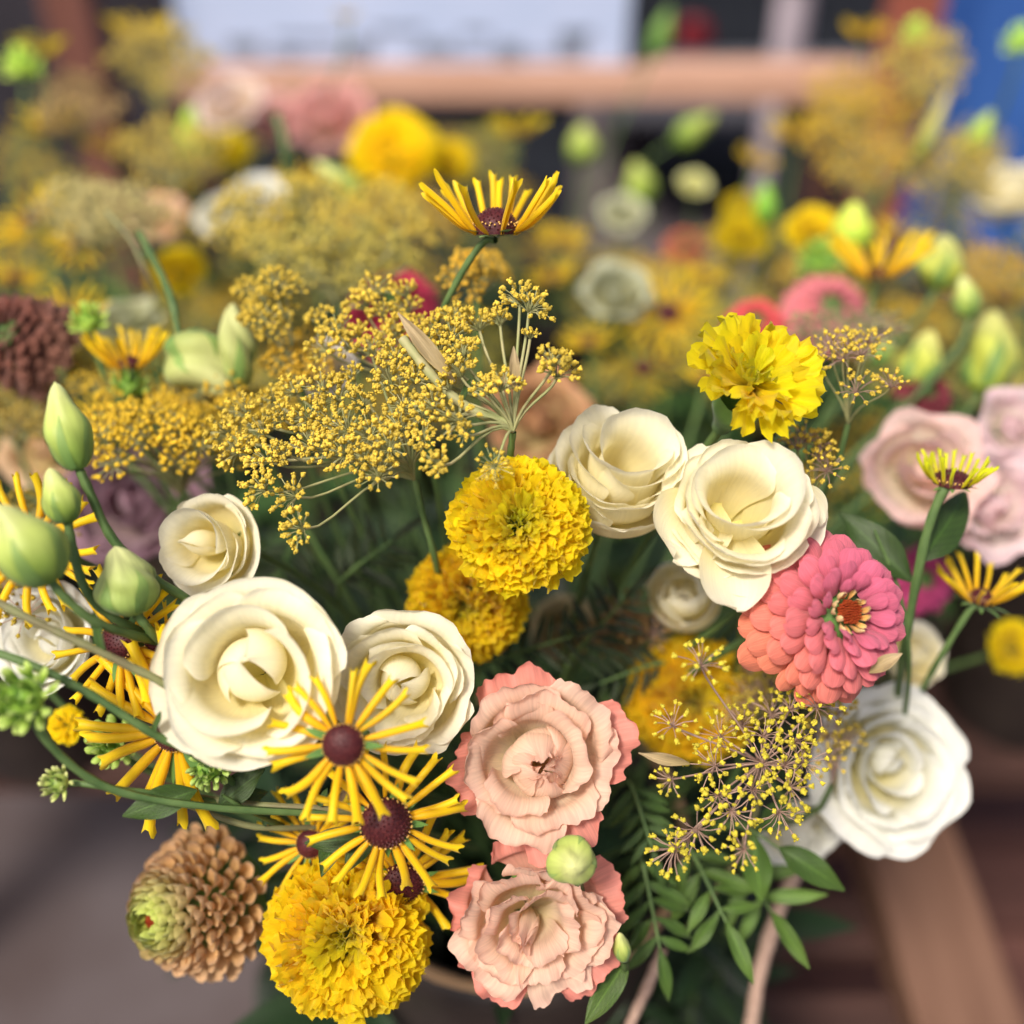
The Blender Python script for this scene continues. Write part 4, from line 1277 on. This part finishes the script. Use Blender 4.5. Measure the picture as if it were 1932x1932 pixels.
umbel(1432, 1440, .43, F8, 'airy purplish umbel with yellow dots at lower right of the peach blooms', meshes=UMBP, hub_axis=(0, .3, 1), seed=9, ped=M_PEDP, rayr=.00042, smat=M_STEMT, col=(.95, 1.1, .8), path=[(1440, 1470, .45), (1400, 1600, .48), (1300, 1750, .52)])
F9 = [(1560, 1390, .46), (1580, 1350, .46), (1560, 1430, .46), (1590, 1410, .47), (1540, 1300, .47)]
umbel(1570, 1480, .48, F9, 'blurred tuft of umbel florets touching the white bloom at lower right', meshes=UMBP, hub_axis=(0, .8, .5), seed=10, ped=M_PEDP)

# dry bracts
def bract(x0, y0, da, x1, y1, db, w, label, mat=None, seed=0):
    a, b = at(x0, y0, da), at(x1, y1, db)
    L = (b - a).length
    me = build_mesh('dry_bract', [leaf_piece(L, L * w, fold=.5, bend=.12, seed=seed, wavy=.02), xf(leaf_piece(L * .98, L * w * .8, fold=.9, bend=.10, seed=seed + 1), Matrix.Translation((0, 0, -.0006)))], mat or M_DRY)
    return tag(new('dry_bract', me, None, rot_dir(b - a, cdir(.2, .3, 1), .4, 1, a)), label, 'dried leaf')


bract(1300, 1440, .41, 1212, 1425, .40, .22, 'tiny dry tan leaf beside the upper peach bloom', seed=1)
bract(975, 740, .40, 968, 655, .395, .26, 'small pale tan husk standing above the bare umbel rays', seed=2)
bract(858, 720, .405, 750, 590, .40, .20, 'long pale tan husk lying over the yellow umbels', seed=3)
bract(1640, 1270, .395, 1700, 1232, .39, .42, 'withered tan petal tip at the lower right rim of the coral zinnia', seed=4)

# ---- leaves
leaf_thing('leafy_stem', [(1650, 1000, .45), (1700, 1130, .455), (1715, 1260, .47), (1700, 1400, .52)],
           [(1722, 1098, .45, 1588, 965, .455, 1.15, .3), (1735, 1060, .445, 1845, 925, .45, 1.1, -.4)], 'pair of broad green leaves right of the coral zinnia', 'leaf')
leaf_thing('leafy_stem', [(420, 1500, .40), (470, 1530, .41), (560, 1570, .45)],
           [(372, 1490, .40, 232, 1538, .388, 1.25, .2), (415, 1520, .41, 480, 1455, .405, 1.4, 0), (440, 1520, .415, 500, 1480, .42, 1.2, .3)], 'small pointed leaves beneath the largest cream bloom', 'leaf')
leaf_thing('leafy_stem', [(600, 1600, .42), (660, 1600, .43), (760, 1700, .48)],
           [(690, 1580, .41, 575, 1590, .405, 1.2, .1), (640, 1560, .42, 610, 1640, .405, 1.2, .2), (700, 1560, .42, 660, 1630, .405, 1.1, .2)], 'dark green leaves beside the sharp coneflower', 'leaf')
leaf_thing('leafy_stem', [(1165, 1800, .44), (1200, 1760, .46), (1210, 1650, .52)],
           [(1185, 1805, .435, 1108, 1932, .42, 1.0, .2, (1.6, 1.4, 1.3)), (1190, 1780, .44, 1090, 1840, .44, .8, 0)], 'large drooping light green leaf at the bottom right of the lower peach bloom', 'leaf')


def pinnate(px, py, d, ex, ey, ed, label, n=5, ll=105, w=.9, seed=0, mesh=None, group=None, col=None):
    rg = random.Random(seed)
    a, b = at(px, py, d), at(ex, ey, ed)
    root = bpy.data.objects.new('leaf_spray', None)
    root.empty_display_size = .01
    COL.objects.link(root)
    root.matrix_world = Matrix.Translation(a)
    tag(root, label, 'leaf', group)
    down = Vector((a.x * .5, .40, .80))
    ax = b - a
    pts = bez(down, (down + a) / 2 + Vector((0, 0, .04)), a - ax * .3, a, 8)[:-1] + bez(a, a + ax * .35 + cdir(0, .2, .3) * .004, b - ax * .3, b, 8)
    new('stem', build_mesh('stem', [tube([p - a for p in pts], [.0012] * 8 + [.0010 - .0005 * i / 9 for i in range(9)], 6)], M_STEM), root)
    L0 = msize(ll, d)
    side = ax.cross(cdir(0, 0, 1)).normalized()
    q = rg.uniform(.8, 1.2)
    mset = mesh or LEAFN
    for i in range(n):
        t = (i + .3) / n
        c = a + ax * t - a
        for sgn in (-1, 1):
            dd = (ax.normalized() * rg.uniform(.5, .8) + side * sgn + cdir(0, 0, 1) * rg.uniform(-.35, .25)).normalized()
            L = L0 * (1 - .35 * abs(t - .4)) * rg.uniform(.85, 1.1)
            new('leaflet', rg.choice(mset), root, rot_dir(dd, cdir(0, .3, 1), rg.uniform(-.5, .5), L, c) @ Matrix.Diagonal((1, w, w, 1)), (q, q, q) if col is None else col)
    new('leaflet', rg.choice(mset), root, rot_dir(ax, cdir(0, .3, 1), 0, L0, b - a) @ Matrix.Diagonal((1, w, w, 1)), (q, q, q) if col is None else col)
    return root


LG = (2.0, 1.8, 1.6)
pinnate(1210, 1620, .47, 1245, 1790, .46, 'green leaf spray hanging left at the lower right, next to the lower peach bloom', n=5, ll=95, w=1.1, seed=1, col=(1.6, 1.5, 1.4))
pinnate(1300, 1600, .48, 1370, 1740, .46, 'middle green leaf spray under the airy purplish umbel', n=4, ll=105, w=1.15, seed=2, col=(1.9, 1.7, 1.5))
pinnate(1400, 1640, .50, 1455, 1720, .48, 'green leaf spray with long leaflets pointing at the wooden rail', n=2, ll=120, w=1.0, seed=3, col=(2.3, 2.0, 2.0))
pinnate(1400, 1560, .47, 1470, 1600, .46, 'broad leaved spray just below the airy purplish umbel', n=1, ll=120, w=1.8, seed=4, col=(1.6, 1.5, 1.4))
pinnate(1190, 1480, .47, 1230, 1600, .46, 'shaded leaf spray right of the upper peach bloom', n=5, ll=75, w=1.0, seed=5)
pinnate(900, 1260, .50, 1080, 1200, .48, 'fine dark leaf spray in the shade between cream and peach blooms', n=7, ll=75, w=.7, seed=6, col=(.4, .38, .4))  # low col, also on the sprays below: deep shade put into the leaflets
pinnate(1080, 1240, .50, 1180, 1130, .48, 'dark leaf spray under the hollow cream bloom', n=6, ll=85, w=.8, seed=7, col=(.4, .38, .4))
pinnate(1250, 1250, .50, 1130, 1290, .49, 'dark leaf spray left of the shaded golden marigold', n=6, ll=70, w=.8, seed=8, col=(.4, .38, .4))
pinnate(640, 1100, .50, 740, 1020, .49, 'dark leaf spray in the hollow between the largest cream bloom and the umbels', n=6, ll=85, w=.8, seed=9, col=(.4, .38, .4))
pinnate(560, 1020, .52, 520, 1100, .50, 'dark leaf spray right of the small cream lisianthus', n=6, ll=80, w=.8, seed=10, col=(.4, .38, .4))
# ------------------------------------------------------------------ rear flowers, out of focus
def bgrose(px, py, d, r, axis, mat, label, seed, col=None, **k):
    R = rs(r, d)
    rec = rose(R, seed, mat, n=k.pop('n', 10), outer_n=4, nu=9, nv=12, fine=.4, loose=.3, **k)
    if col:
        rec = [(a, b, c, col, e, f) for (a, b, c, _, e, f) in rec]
    return put('lisianthus_flower', rec, px, py, d, axis, label, CR, lift=R * .6, roll=seed)


PINK = (1.0, 1.05, 1.55)
bgrose(1750, 880, .53, 112, (-.1, .25, 1), M_PEACH, 'left one of the two pale pink ruffled blooms at right', 51, (1.02, 1.05, 1.25), ruf=.08, inner_curl=-.1)
bgrose(1880, 945, .54, 105, (.1, .1, 1), M_PEACH, 'right one of the two pale pink ruffled blooms, cut by the frame', 52, (1.02, 1.12, 1.5), ruf=.08)
bgrose(1915, 800, .56, 70, (.1, .3, 1), M_PEACH, 'small pale pink bloom above the pink pair at the right edge', 53, (1.02, 1.12, 1.5), ruf=.08)
bgrose(620, 215, 1.15, 80, (0, .5, 1), M_PEACH, 'blurred rose pink bloom in front of the shelf left of the yellow marigold', 54, (.95, .75, .9), ruf=.1)
bgrose(520, 225, 1.15, 60, (0, .5, 1), M_PEACH, 'blurred pale pink bloom beside the rose pink one near the shelf', 60, (.95, .82, 1.0), ruf=.1)
bgrose(430, 190, 1.1, 65, (-.2, .5, 1), M_WHITE, 'blurred whitish pink bloom at the left end of the shelf', 55, (1, .85, .85), ruf=.06)
bgrose(490, 372, .85, 52, (0, .5, 1), M_WHITE, 'blurred white bloom at upper left of the umbels', 56)
bgrose(415, 400, .82, 45, (-.2, .5, 1), M_WHITE, 'smaller blurred off white bloom left of the white one', 57, (.85, .85, .8))
bgrose(1162, 545, .76, 64, (0, .55, 1), M_WHITE, 'blurred white bloom with a green throat in the middle distance', 58, (.62, .64, .48), bud=True, rin=.25, ruf=.09)
bgrose(1908, 355, .9, 80, (-.2, .9, .9), M_CREAM, 'blurred cream bloom at the right edge before the blue canvas', 59)
bgrose(605, 695, .53, 62, (-.2, .5, 1), M_WHITE, 'pale bloom hidden behind the umbels next to the large pale bud', 61, (.85, .78, .75))
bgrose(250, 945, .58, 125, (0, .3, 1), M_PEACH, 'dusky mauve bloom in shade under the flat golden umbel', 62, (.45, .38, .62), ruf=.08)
bgrose(1015, 790, .66, 92, (0, .3, 1), M_SALMON, 'dusty red blurred bloom behind the bare umbel rays', 63, (.72, 1.0, .62), ruf=.08)
bgrose(295, 410, .85, 50, (0, .4, 1), M_SALMON, 'blurred salmon bloom at upper left between umbels', 64, (1, 1.7, 1.4), ruf=.06)
bgrose(240, 600, .66, 60, (0, .8, .8), M_WHITE, 'blurred greyish bloom behind the upturned coneflower at left', 65, (.6, .62, .42))
bgrose(80, 840, .62, 75, (0, .4, 1), M_PEACH, 'blurred tan pink bloom at the left edge below the brownish zinnia', 66, (.9, .9, .7))
bgrose(1060, 1185, .56, 60, (-.2, .2, 1), M_CREAM, 'dim small bloom in the shade behind the central marigold', 67, (.30, .26, .18))  # cream multiplied down: shade behind the marigold put into the petal colour
bgrose(1310, 345, 1.0, 28, (0, .5, 1), M_CREAM, 'small blurred cream bloom in the middle distance right of centre', 68, (.85, .9, .6))
bgrose(1175, 400, .95, 42, (0, .5, 1), M_WHITE, 'small blurred off white bloom above the white one with a green throat', 69, (.7, .72, .55))


def bgmari(px, py, d, r, axis, label, seed, col=(1, 1, 1), n=90):
    R = rs(r, d)
    col = (col[0], min(1.05, max(col[1], col[0] * 1.02)), col[2])
    rec = join_recipe(marigold(R, seed, n=n, col=(1, 1, 1)))
    rec = [(a, b, c, col, e, f) for (a, b, c, _, e, f) in rec]
    return put('marigold_flower', rec, px, py, d, axis, label, MG, lift=R * .7)


bgmari(742, 290, .95, 95, (0, .4, 1), 'largest blurred yellow marigold at upper centre', 61)
bgmari(850, 305, 1.0, 50, (.2, .4, 1), 'smaller blurred marigold right of the largest blurred one', 62, (.95, .85, 1))
bgmari(1402, 448, .92, 60, (0, .7, 1), 'blurred golden marigold right of centre below the grey gap', 63, (.85, .75, 1))
bgmari(1535, 440, .78, 62, (0, .7, 1), 'blurred bright marigold left of the blurred upturned coneflower', 64, (1, .98, 1))
bgmari(430, 285, .95, 48, (0, .6, 1), 'blurred olive yellow marigold at upper left', 65, (.8, .8, 1))
bgmari(335, 515, .74, 62, (0, .8, 1), 'blurred orange yellow marigold left of the umbels', 66, (.98, .75, 1))
bgmari(1912, 1222, .60, 58, (.1, .3, 1), 'blurred yellow marigold at the lower right edge', 67)
bgmari(128, 1368, .46, 42, (-.2, .3, 1), 'small marigold low at the left edge', 68, n=60)
bgmari(1400, 395, 1.02, 40, (0, .7, 1), 'smaller blurred golden marigold behind the golden one right of centre', 69, (.8, .68, 1))
bgmari(740, 560, .60, 1, (0, .5, 1), 'tiny bud of marigold', 70) if False else None


def bgzin(px, py, d, r, axis, label, seed, ci, co):
    R = rs(r, d)
    z = join_recipe(zinnia(R, seed, n=70, eye=False))
    z = [(a, b, c, lerp3(ci, co, .5) if 'petal' in a else None, e, f) for (a, b, c, _, e, f) in z]
    return put('zinnia_flower', z, px, py, d, axis, label, 'zinnia', lift=R * .4)


bgzin(740, 585, .62, 105, (0, .5, 1), 'blurred crimson zinnia hidden behind the yellow umbels', 71, (.75, .05, .12), (.75, .05, .12))
bgzin(1425, 615, .66, 68, (-.2, .5, 1), 'blurred coral zinnia behind the ragged marigold', 72, (.85, .10, .12), (.85, .13, .12))
bgzin(1560, 590, .68, 95, (.1, .4, 1), 'blurred rose pink zinnia right of the coral one', 73, (.78, .22, .25), (.78, .25, .28))
bgzin(1735, 1095, .60, 75, (0, .2, 1), 'blurred magenta zinnia between the coneflower stems at right', 74, (.62, .06, .22), (.62, .08, .25))
bgzin(1290, 465, .90, 45, (0, .5, 1), 'small blurred brick red zinnia in the middle distance', 75, (.55, .15, .07), (.5, .15, .08))
bgzin(1745, 745, .62, 60, (0, .3, 1), 'dark wine red blurred zinnia below the lime buds', 76, (.25, .03, .05), (.25, .03, .05))


rg0 = random.Random(66)


def bgcone(px, py, d, r, axis, label, seed, el=35, col=(1, 1, 1), rd=.22, n=16):
    R = rs(r, d)
    rec = join_recipe(cone(R, seed, n=n, el=el, rd=rd, pollen=False, meshes=RAYU))
    col = (col[0], min(1.05, max(col[1], col[0] * 1.04)), col[2])
    rec = [(a, b, c, col if 'ray' in a else None, e, f) for (a, b, c, _, e, f) in rec]
    return put('coneflower', rec, px, py, d, axis, label, CF, lift=R * .2)


bgcone(975, 245, .95, 66, (0, 1, .3), 'blurred upturned coneflower in front of the shelf rail at centre', 81, col=(.9, 1, 1))
bgcone(1262, 585, .76, 100, (0, .3, 1), 'blurred orange coneflower facing forward in the middle distance', 82, el=5, col=(.85, .75, 1), n=24)
bgcone(55, 405, .78, 95, (-.3, .6, .8), 'blurred orange coneflower at the left edge, upper part', 83, el=15)
bgcone(150, 455, .76, 70, (.2, .4, 1), 'blurred coneflower right of the orange one at the left edge', 84, el=10)
bgcone(262, 62, 1.05, 75, (0, .9, .5), 'blurred coneflower high above the umbels at the top left', 85, col=(.9, .9, 1))
bgcone(1632, 62, 1.0, 52, (0, 1, .3), 'blurred yellow coneflower before the terracotta post', 86)
bgcone(75, 95, .90, 58, (.1, .9, .5), 'blurred coneflower by the green bud at the top left corner', 87, col=(.85, 1, 1))
bgcone(95, 235, .92, 80, (-.1, .8, .6), 'blurred coneflower below the top left corner', 88, col=(.85, .85, 1))
bgcone(215, 280, .92, 60, (.1, .8, .6), 'blurred dim coneflower above the upper left umbel', 89, col=(.8, .7, 1))
bgcone(130, 590, .62, 85, (.1, .8, .6), 'blurred coneflower beside the brownish red zinnia', 90, col=(.85, .8, 1))
bgcone(1215, 690, .72, 75, (0, .4, 1), 'dim blurred coneflower left of the ragged marigold', 91, el=12, col=(.5, .42, 1))
bgcone(655, 32, 1.1, 28, (0, .9, .5), 'tiny blurred coneflower in front of the white sign', 92, col=(.7, .6, 1))
bgcone(1500, 250, .98, 60, (-.2, .8, .6), 'blurred ochre coneflower under the right end of the shelf rail', 93, col=(.8, .7, 1))
bgcone(1060, 455, .9, 60, (0, .8, .6), 'blurred coneflower just right of the lone upturned one', 94, col=(.85, .85, 1))
bgcone(700, 400, .80, 70, (0, .8, .6), 'blurred coneflower left of the lone upturned one', 95, col=(.85, .75, 1))
bgcone(200, 790, .54, 75, (0, .7, .7), 'soft focus orange coneflower behind the slim tall bud', 96)
bgcone(1890, 560, .8, 60, (0, .8, .6), 'blurred ochre coneflower at the right edge below the cream bloom', 97, col=(.7, .6, 1))


XT = [(1040, 520, .80, 55, 'just below the blurred coneflower right of the lone upturned one'), (1330, 520, .82, 50, 'between the orange coneflower and the lime calyx bud'), (1110, 640, .70, 60, 'low behind the star of bare umbel rays'),
      (560, 330, .92, 55, 'left of the largest blurred marigold'), (330, 360, .88, 50, 'beside the blurred salmon bloom'), (30, 520, .70, 60, 'at the left edge above the brownish zinnia'), (880, 600, .62, 50, 'behind the right end of the upper yellow umbel'),
      (1700, 440, .80, 60, 'above the blurred upturned coneflower at right'), (1430, 300, .98, 45, 'at the left rim of the large golden umbel'), (1330, 710, .64, 50, 'left of the ragged marigold stem'), (480, 470, .74, 45, 'behind the wide olive umbel, left part')]
for i_, (x_, y_, d_, r_, l_) in enumerate(XT):
    bgcone(x_, y_, d_, r_, (rg0.uniform(-.3, .3), .8, .6), 'small dim yellow coneflower ' + l_, 200 + i_, el=20, col=(.85, .85 - .05 * (i_ % 3), 1))


def bgbud(px, py, d, r, label, seed, axis=(0, 1, .4), kind=0, col=(1, 1, 1), elong=2.0):
    R = rs(r, d)
    if kind == 0:
        rec = join_recipe(bract_bud(R, seed, n=20))
        rec = [(a, b, c, col, e, f) for (a, b, c, _, e, f) in rec]
        return put('coneflower_bud', rec, px, py, d, axis, label, BD, lift=R * .6)
    rec = lisi_bud(R * 2 * elong, R, seed, ridge=.1, sep=False)
    return put('lisianthus_bud', [(a, b, c, col, e, f) for (a, b, c, _, e, f) in rec], px, py, d, axis, label, BD, lift=R * elong)


bgbud(42, 130, .84, 36, 'blurred yellow green bud at the top left corner', 1, col=(1.3, 1.5, .8))
bgbud(1100, 272, 1.15, 30, 'blurred lime bud cluster left part in the middle distance', 2, kind=1, elong=1.2, col=(.8, .85, .6))
bgbud(1205, 345, 1.12, 28, 'blurred lime bud right of the lime bud cluster', 3, kind=1, elong=1.4, axis=(-.5, 1, .3), col=(.8, .85, .6))
bgbud(1312, 245, 1.15, 24, 'blurred lime bud lying slanted just below the shelf rail', 4, kind=1, elong=1.9, axis=(.9, .45, .2), col=(.8, .85, .6))
bgbud(1728, 72, .95, 30, 'blurred lime bud before the dark part of the terracotta post', 5, col=(1.2, 1.5, .8))
bgbud(640, 345, .82, 24, 'blurred slanted pale bud left of the largest blurred marigold', 6, kind=1, elong=2.4, axis=(-.9, .5, .2))
bgbud(1445, 385, .9, 20, 'small blurred bright green bud right of centre', 7, kind=1, elong=2, col=(.5, .9, .3))
bgbud(1925, 85, .9, 32, 'blurred green bud at the top right corner before the blue canvas', 8, col=(1.2, 1.5, .9))
bgbud(1250, 65, 1.3, 20, 'thin blurred green bud against the dark car', 9, kind=1, elong=2.6, axis=(.5, 1, .2), col=(.35, .55, .4))
bgbud(360, 262, .92, 30, 'blurred bright green bud at upper left beside the olive marigold', 10, kind=1, col=(.7, 1, .3))
bgbud(168, 612, .52, 36, 'green round bud below the left coneflowers in soft focus', 11, col=(.9, 1.1, .6))
bgbud(1850, 255, .88, 22, 'blurred green bud against the blue canvas', 12, kind=1, elong=2.2, axis=(.7, 1, .2), col=(.8, .95, .6))
bgbud(1765, 235, .86, 14, 'thin tan husk like bud left of the blue canvas', 13, kind=1, elong=5, axis=(.6, 1, .2), col=(1.1, .85, .9))
bgbud(245, 735, .5, 36, 'shaded green bud behind the slim tall bud at left', 14, col=(.5, .7, .4))
bgbud(1610, 430, .72, 40, 'blurred yellow green bud behind the blurred upturned coneflower', 15, kind=1, elong=1.2, col=(1.2, 1.3, .5))
bgbud(1545, 500, .70, 42, 'blurred green calyx bud left of the blurred upturned coneflower', 16, col=(.6, .9, .5))


def bgumbel(px, py, d, rx, ry, n, label, seed, col=(1, 1, 1), mesh=None, hs=1.0, ped=None, group=None):
    rg = random.Random(seed)
    H = []
    for i in range(n):
        r = math.sqrt((i + .5) / n)
        a = i * GA + rg.uniform(-.2, .2)
        x, y = px + rx * r * math.cos(a), py + ry * r * math.sin(a) - ry * .2
        H.append((x, y, d + rg.uniform(-.03, .03) - (y - py) / 1000 * .3))
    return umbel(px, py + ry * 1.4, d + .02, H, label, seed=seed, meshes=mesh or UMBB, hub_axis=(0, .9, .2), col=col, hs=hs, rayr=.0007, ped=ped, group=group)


TAN = (.92, .95, 1.5)
bgumbel(600, 440, .64, 200, 75, 34, 'wide blurred olive umbel above the yellow umbels', 101, col=(.95, 1.0, 1.3))
bgumbel(640, 500, .56, 150, 55, 26, 'greyish olive umbel in soft focus just above the upper yellow umbel', 102, col=(.78, .9, 1.4), mesh=UMB)
bgumbel(190, 420, .70, 110, 50, 22, 'blurred pale umbel at left with a bent stalk', 103, col=(.85, 1.0, 3.0))
bgumbel(1640, 285, .92, 120, 90, 34, 'large blurred golden umbel at upper right', 104, col=(.95, .85, .8))
bgumbel(1745, 140, .90, 70, 60, 20, 'blurred tan umbel before the terracotta post', 105, col=TAN)
bgumbel(300, 130, .95, 90, 60, 22, 'blurred tan umbel at the top left below the high coneflower', 106, col=TAN)
bgumbel(900, 525, .50, 36, 30, 10, 'small golden umbel behind the stem of the lone upturned coneflower', 107, col=(1.1, .95, .8), mesh=UMB)
bgumbel(1800, 330, .88, 80, 50, 18, 'blurred greenish tan umbel before the blue canvas', 108, col=TAN)
bgumbel(1870, 540, .80, 70, 50, 16, 'blurred ochre umbel at the right edge', 109, col=(.8, .7, 1))
bgumbel(150, 215, .92, 70, 50, 16, 'blurred dusty umbel at upper left edge', 110, col=(.8, .75, 2.5))
bgumbel(40, 780, .56, 70, 60, 18, 'blurred olive umbel at the left edge beside the slim tall bud', 111, col=(.7, .7, 1.2), mesh=UMB)
bgumbel(200, 720, .55, 60, 40, 14, 'soft focus yellow umbel below the upturned coneflower at left', 112, col=(1, .95, .8), mesh=UMB)
bgumbel(330, 300, .84, 90, 50, 18, 'blurred olive umbel under the salmon and olive blooms at upper left', 113, col=TAN)
bgumbel(560, 700, .50, 50, 40, 12, 'soft focus golden umbel behind the pale hidden bloom', 114, col=(1, .85, .6), mesh=UMB)
bgumbel(1600, 200, 1.0, 80, 50, 16, 'blurred ochre umbel behind the large golden one', 115, col=(.9, .8, 1))
bgumbel(1590, 640, .55, 90, 30, 14, 'blurred grey green umbel before the rose pink zinnia', 116, col=(.45, .6, 2), mesh=UMBP)
bgumbel(760, 430, .75, 90, 50, 18, 'blurred golden olive umbel left of the lone upturned coneflower', 117, col=(.85, .75, .9))
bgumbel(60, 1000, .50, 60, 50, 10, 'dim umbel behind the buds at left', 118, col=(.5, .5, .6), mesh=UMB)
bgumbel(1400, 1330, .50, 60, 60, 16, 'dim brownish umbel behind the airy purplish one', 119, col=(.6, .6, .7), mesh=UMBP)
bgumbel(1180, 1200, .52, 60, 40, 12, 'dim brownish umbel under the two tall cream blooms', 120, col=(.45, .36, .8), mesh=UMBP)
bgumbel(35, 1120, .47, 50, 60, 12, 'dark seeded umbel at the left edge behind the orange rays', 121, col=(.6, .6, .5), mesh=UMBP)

# loose fill of the rear canopy: things nobody can tell apart out there
rg = random.Random(5)
FG = 'dull umbels crowding the blurred rear flower bed'
FL = 'blurred dull umbel crowded among the rear flowers'
nfill = 0
umb_low = []
for i in range(3):
    r2 = random.Random(900 + i)
    st_, fl_ = [], []
    for j in range(16):
        th = 1.2 * math.sqrt((j + .5) / 16)
        a = j * GA
        c = Vector((math.sin(th) * math.cos(a), math.sin(th) * math.sin(a), math.cos(th) * .8)) * .036 * r2.uniform(.85, 1.1)
        st_.append(tube([(0, 0, -.004), c * .5 + Vector((0, 0, .004)), c], .0005, 4, cap=False))
        for k in range(9):
            th2, a2 = 1.3 * math.sqrt((k + .5) / 9), k * GA
            q = c + Vector((math.sin(th2) * math.cos(a2), math.sin(th2) * math.sin(a2), math.cos(th2))) * .0085
            st_.append(tube([c, q], .0003, 3, cap=False))
            fl_.append(ball(.0017, 4, 5, tuple(q)))
    umb_low.append((build_mesh('umbel_rays', st_, M_PED), build_mesh('florets', fl_, M_FLO)))


def fill_umbel(x, y, z, col):
    root = bpy.data.objects.new('fennel_umbel', None)
    root.empty_display_size = .01
    COL.objects.link(root)
    P = Vector((x, y, z))
    A = Vector((rg.uniform(-.3, .3), rg.uniform(-.6, .1), 1)).normalized()
    M = frame(P, A, rg.uniform(0, 6), rg.uniform(.8, 1.2))
    root.matrix_world = M
    tag(root, FL, 'fennel', FG)
    a, b = umb_low[rg.randrange(3)]
    new('umbel_rays', a, root)
    new('florets', b, root, None, col, 'stuff')
    T = bucket_pt(P, rg)
    inv = M.inverted()
    pts = bez(P, P - A * .08, T + Vector((0, 0, .15)), T, 8)
    new('stem', build_mesh('stem', [tube([inv @ p for p in pts], .0015, 5)], M_STEM), root)


cols = [(.9, .95, 1.2), (.8, .9, 1.4), (1, .9, .9), (.7, .85, 1.1), (1.05, .92, .6)]
spots = []
tries = 0
while len(spots) < 84 and tries < 6000:
    tries += 1
    y = rg.uniform(.60, 1.32)
    x = rg.uniform(-.62, .62) * (.55 + .5 * y)
    if .04 < x < .30 and y > 1.10:
        continue                         # the gap right of centre, where the ground shows
    if any((x - a) ** 2 + (y - b) ** 2 < .0028 for a, b in spots):
        continue
    spots.append((x, y))
for (x, y) in spots:
    z = 1.03 - .10 * (y - .6) + rg.uniform(-.07, .03)
    if x > .40 and y > .8:
        z += .02
    fill_umbel(x, y, z, rg.choice(cols))

# leafy stems: one of each make, copied with its parts
LF = 'green leafy stem in the tangle among the flowers'
LGp = 'leafy stems filling the bouquets'
protos = []
for i in range(5):
    r2 = random.Random(700 + i)
    root = bpy.data.objects.new('leafy_stem', None)
    root.empty_display_size = .01
    H = .42
    pts = [Vector((.015 * math.sin(t * 3 + i), .012 * math.cos(t * 2.4), -H + H * t)) for t in np.linspace(0, 1, 9)]
    parts = [('stem', build_mesh('stem', [tube(pts, [.0022 - .0012 * k / 8 for k in range(9)], 6)], M_STEM), I4)]
    for k in range(15):
        t = .40 + .6 * (k + .5) / 15
        a = k * GA
        el = r2.uniform(-.3, .7)
        c = pts[int(t * 8)]
        d = Vector((math.cos(a) * math.cos(el), math.sin(a) * math.cos(el), math.sin(el)))
        L = r2.uniform(.045, .075)
        parts.append(('leaf', LEAFDS[k % 3], rot_dir(d, (0, 0, 1), r2.uniform(-.5, .5), L, c) @ Matrix.Diagonal((1, r2.uniform(.7, 1.2), 1, 1))))
    protos.append(parts)


def leafy(x, y, z, i, col, s=1):
    root = bpy.data.objects.new('leafy_stem', None)
    root.empty_display_size = .01
    COL.objects.link(root)
    root.matrix_world = Matrix.Translation((x, y, z)) @ Matrix.Rotation(rg.uniform(0, 6.28), 4, 'Z') @ Matrix.Rotation(rg.uniform(-.12, .12), 4, 'X') @ Matrix.Scale(s, 4)
    tag(root, LF, 'leafy stem', LGp)
    for (nm, me, M) in protos[i]:
        q = rg.uniform(.7, 1.25)
        new(nm, me, root, M, (col[0] * q, col[1] * q, col[2] * q))


sp = []
tries = 0
while len(sp) < 46 and tries < 5000:
    tries += 1
    a, r = rg.uniform(0, 6.28), .13 * math.sqrt(rg.random())
    x, y = r * math.cos(a) * 1.25, .405 + r * math.sin(a) * .95
    if any((x - p) ** 2 + (y - q) ** 2 < .0007 for p, q in sp):
        continue
    sp.append((x, y))
for i, (x, y) in enumerate(sp):
    zz = .93 + .42 * (y - .25)
    rel = Vector((x, y, zz)) - CAMLOC
    dd = rel.dot(FW)
    qx, qy = 966 + rel.x / dd / K * 966, 966 - rel.dot(UP) / dd / K * 966
    if (qx < 620 and qy > 1330) or qy > 1690 or (qx > 1420 and qy > 1400) or qx < 420:
        continue
    # tops stay well below the heads: the plane that holds the heads falls towards the viewer
    z = .93 + .42 * (y - .25) + rg.uniform(-.035, .005) - .10 * abs(x)
    leafy(x, y, z, [0, 2, 4, 1, 0, 2][i % 6], (1, 1, 1) if i % 3 else (1.3, 1.2, 1.1))
sp2 = []
tries = 0
while len(sp2) < 95 and tries < 8000:
    tries += 1
    y = rg.uniform(.58, 1.30)
    x = rg.uniform(-.62, .62) * (.55 + .5 * y)
    if .06 < x < .30 and y > 1.12:
        continue
    if any((x - p) ** 2 + (y - q) ** 2 < .0024 for p, q in sp2):
        continue
    sp2.append((x, y))
for i, (x, y) in enumerate(sp2):
    if y < .80 and (x < -.27 or x > .30):
        continue
    z = .99 - .10 * (y - .6) + rg.uniform(-.06, .02)
    leafy(x, y, z, i % 5, (2.0, 1.8, 1.6) if y < .74 else (5.0, 4.2, 3.2) if i % 2 else (3.0, 2.7, 2.4), 1.1)  # light and shade put into col: dimmer near, brighter in the rear bed
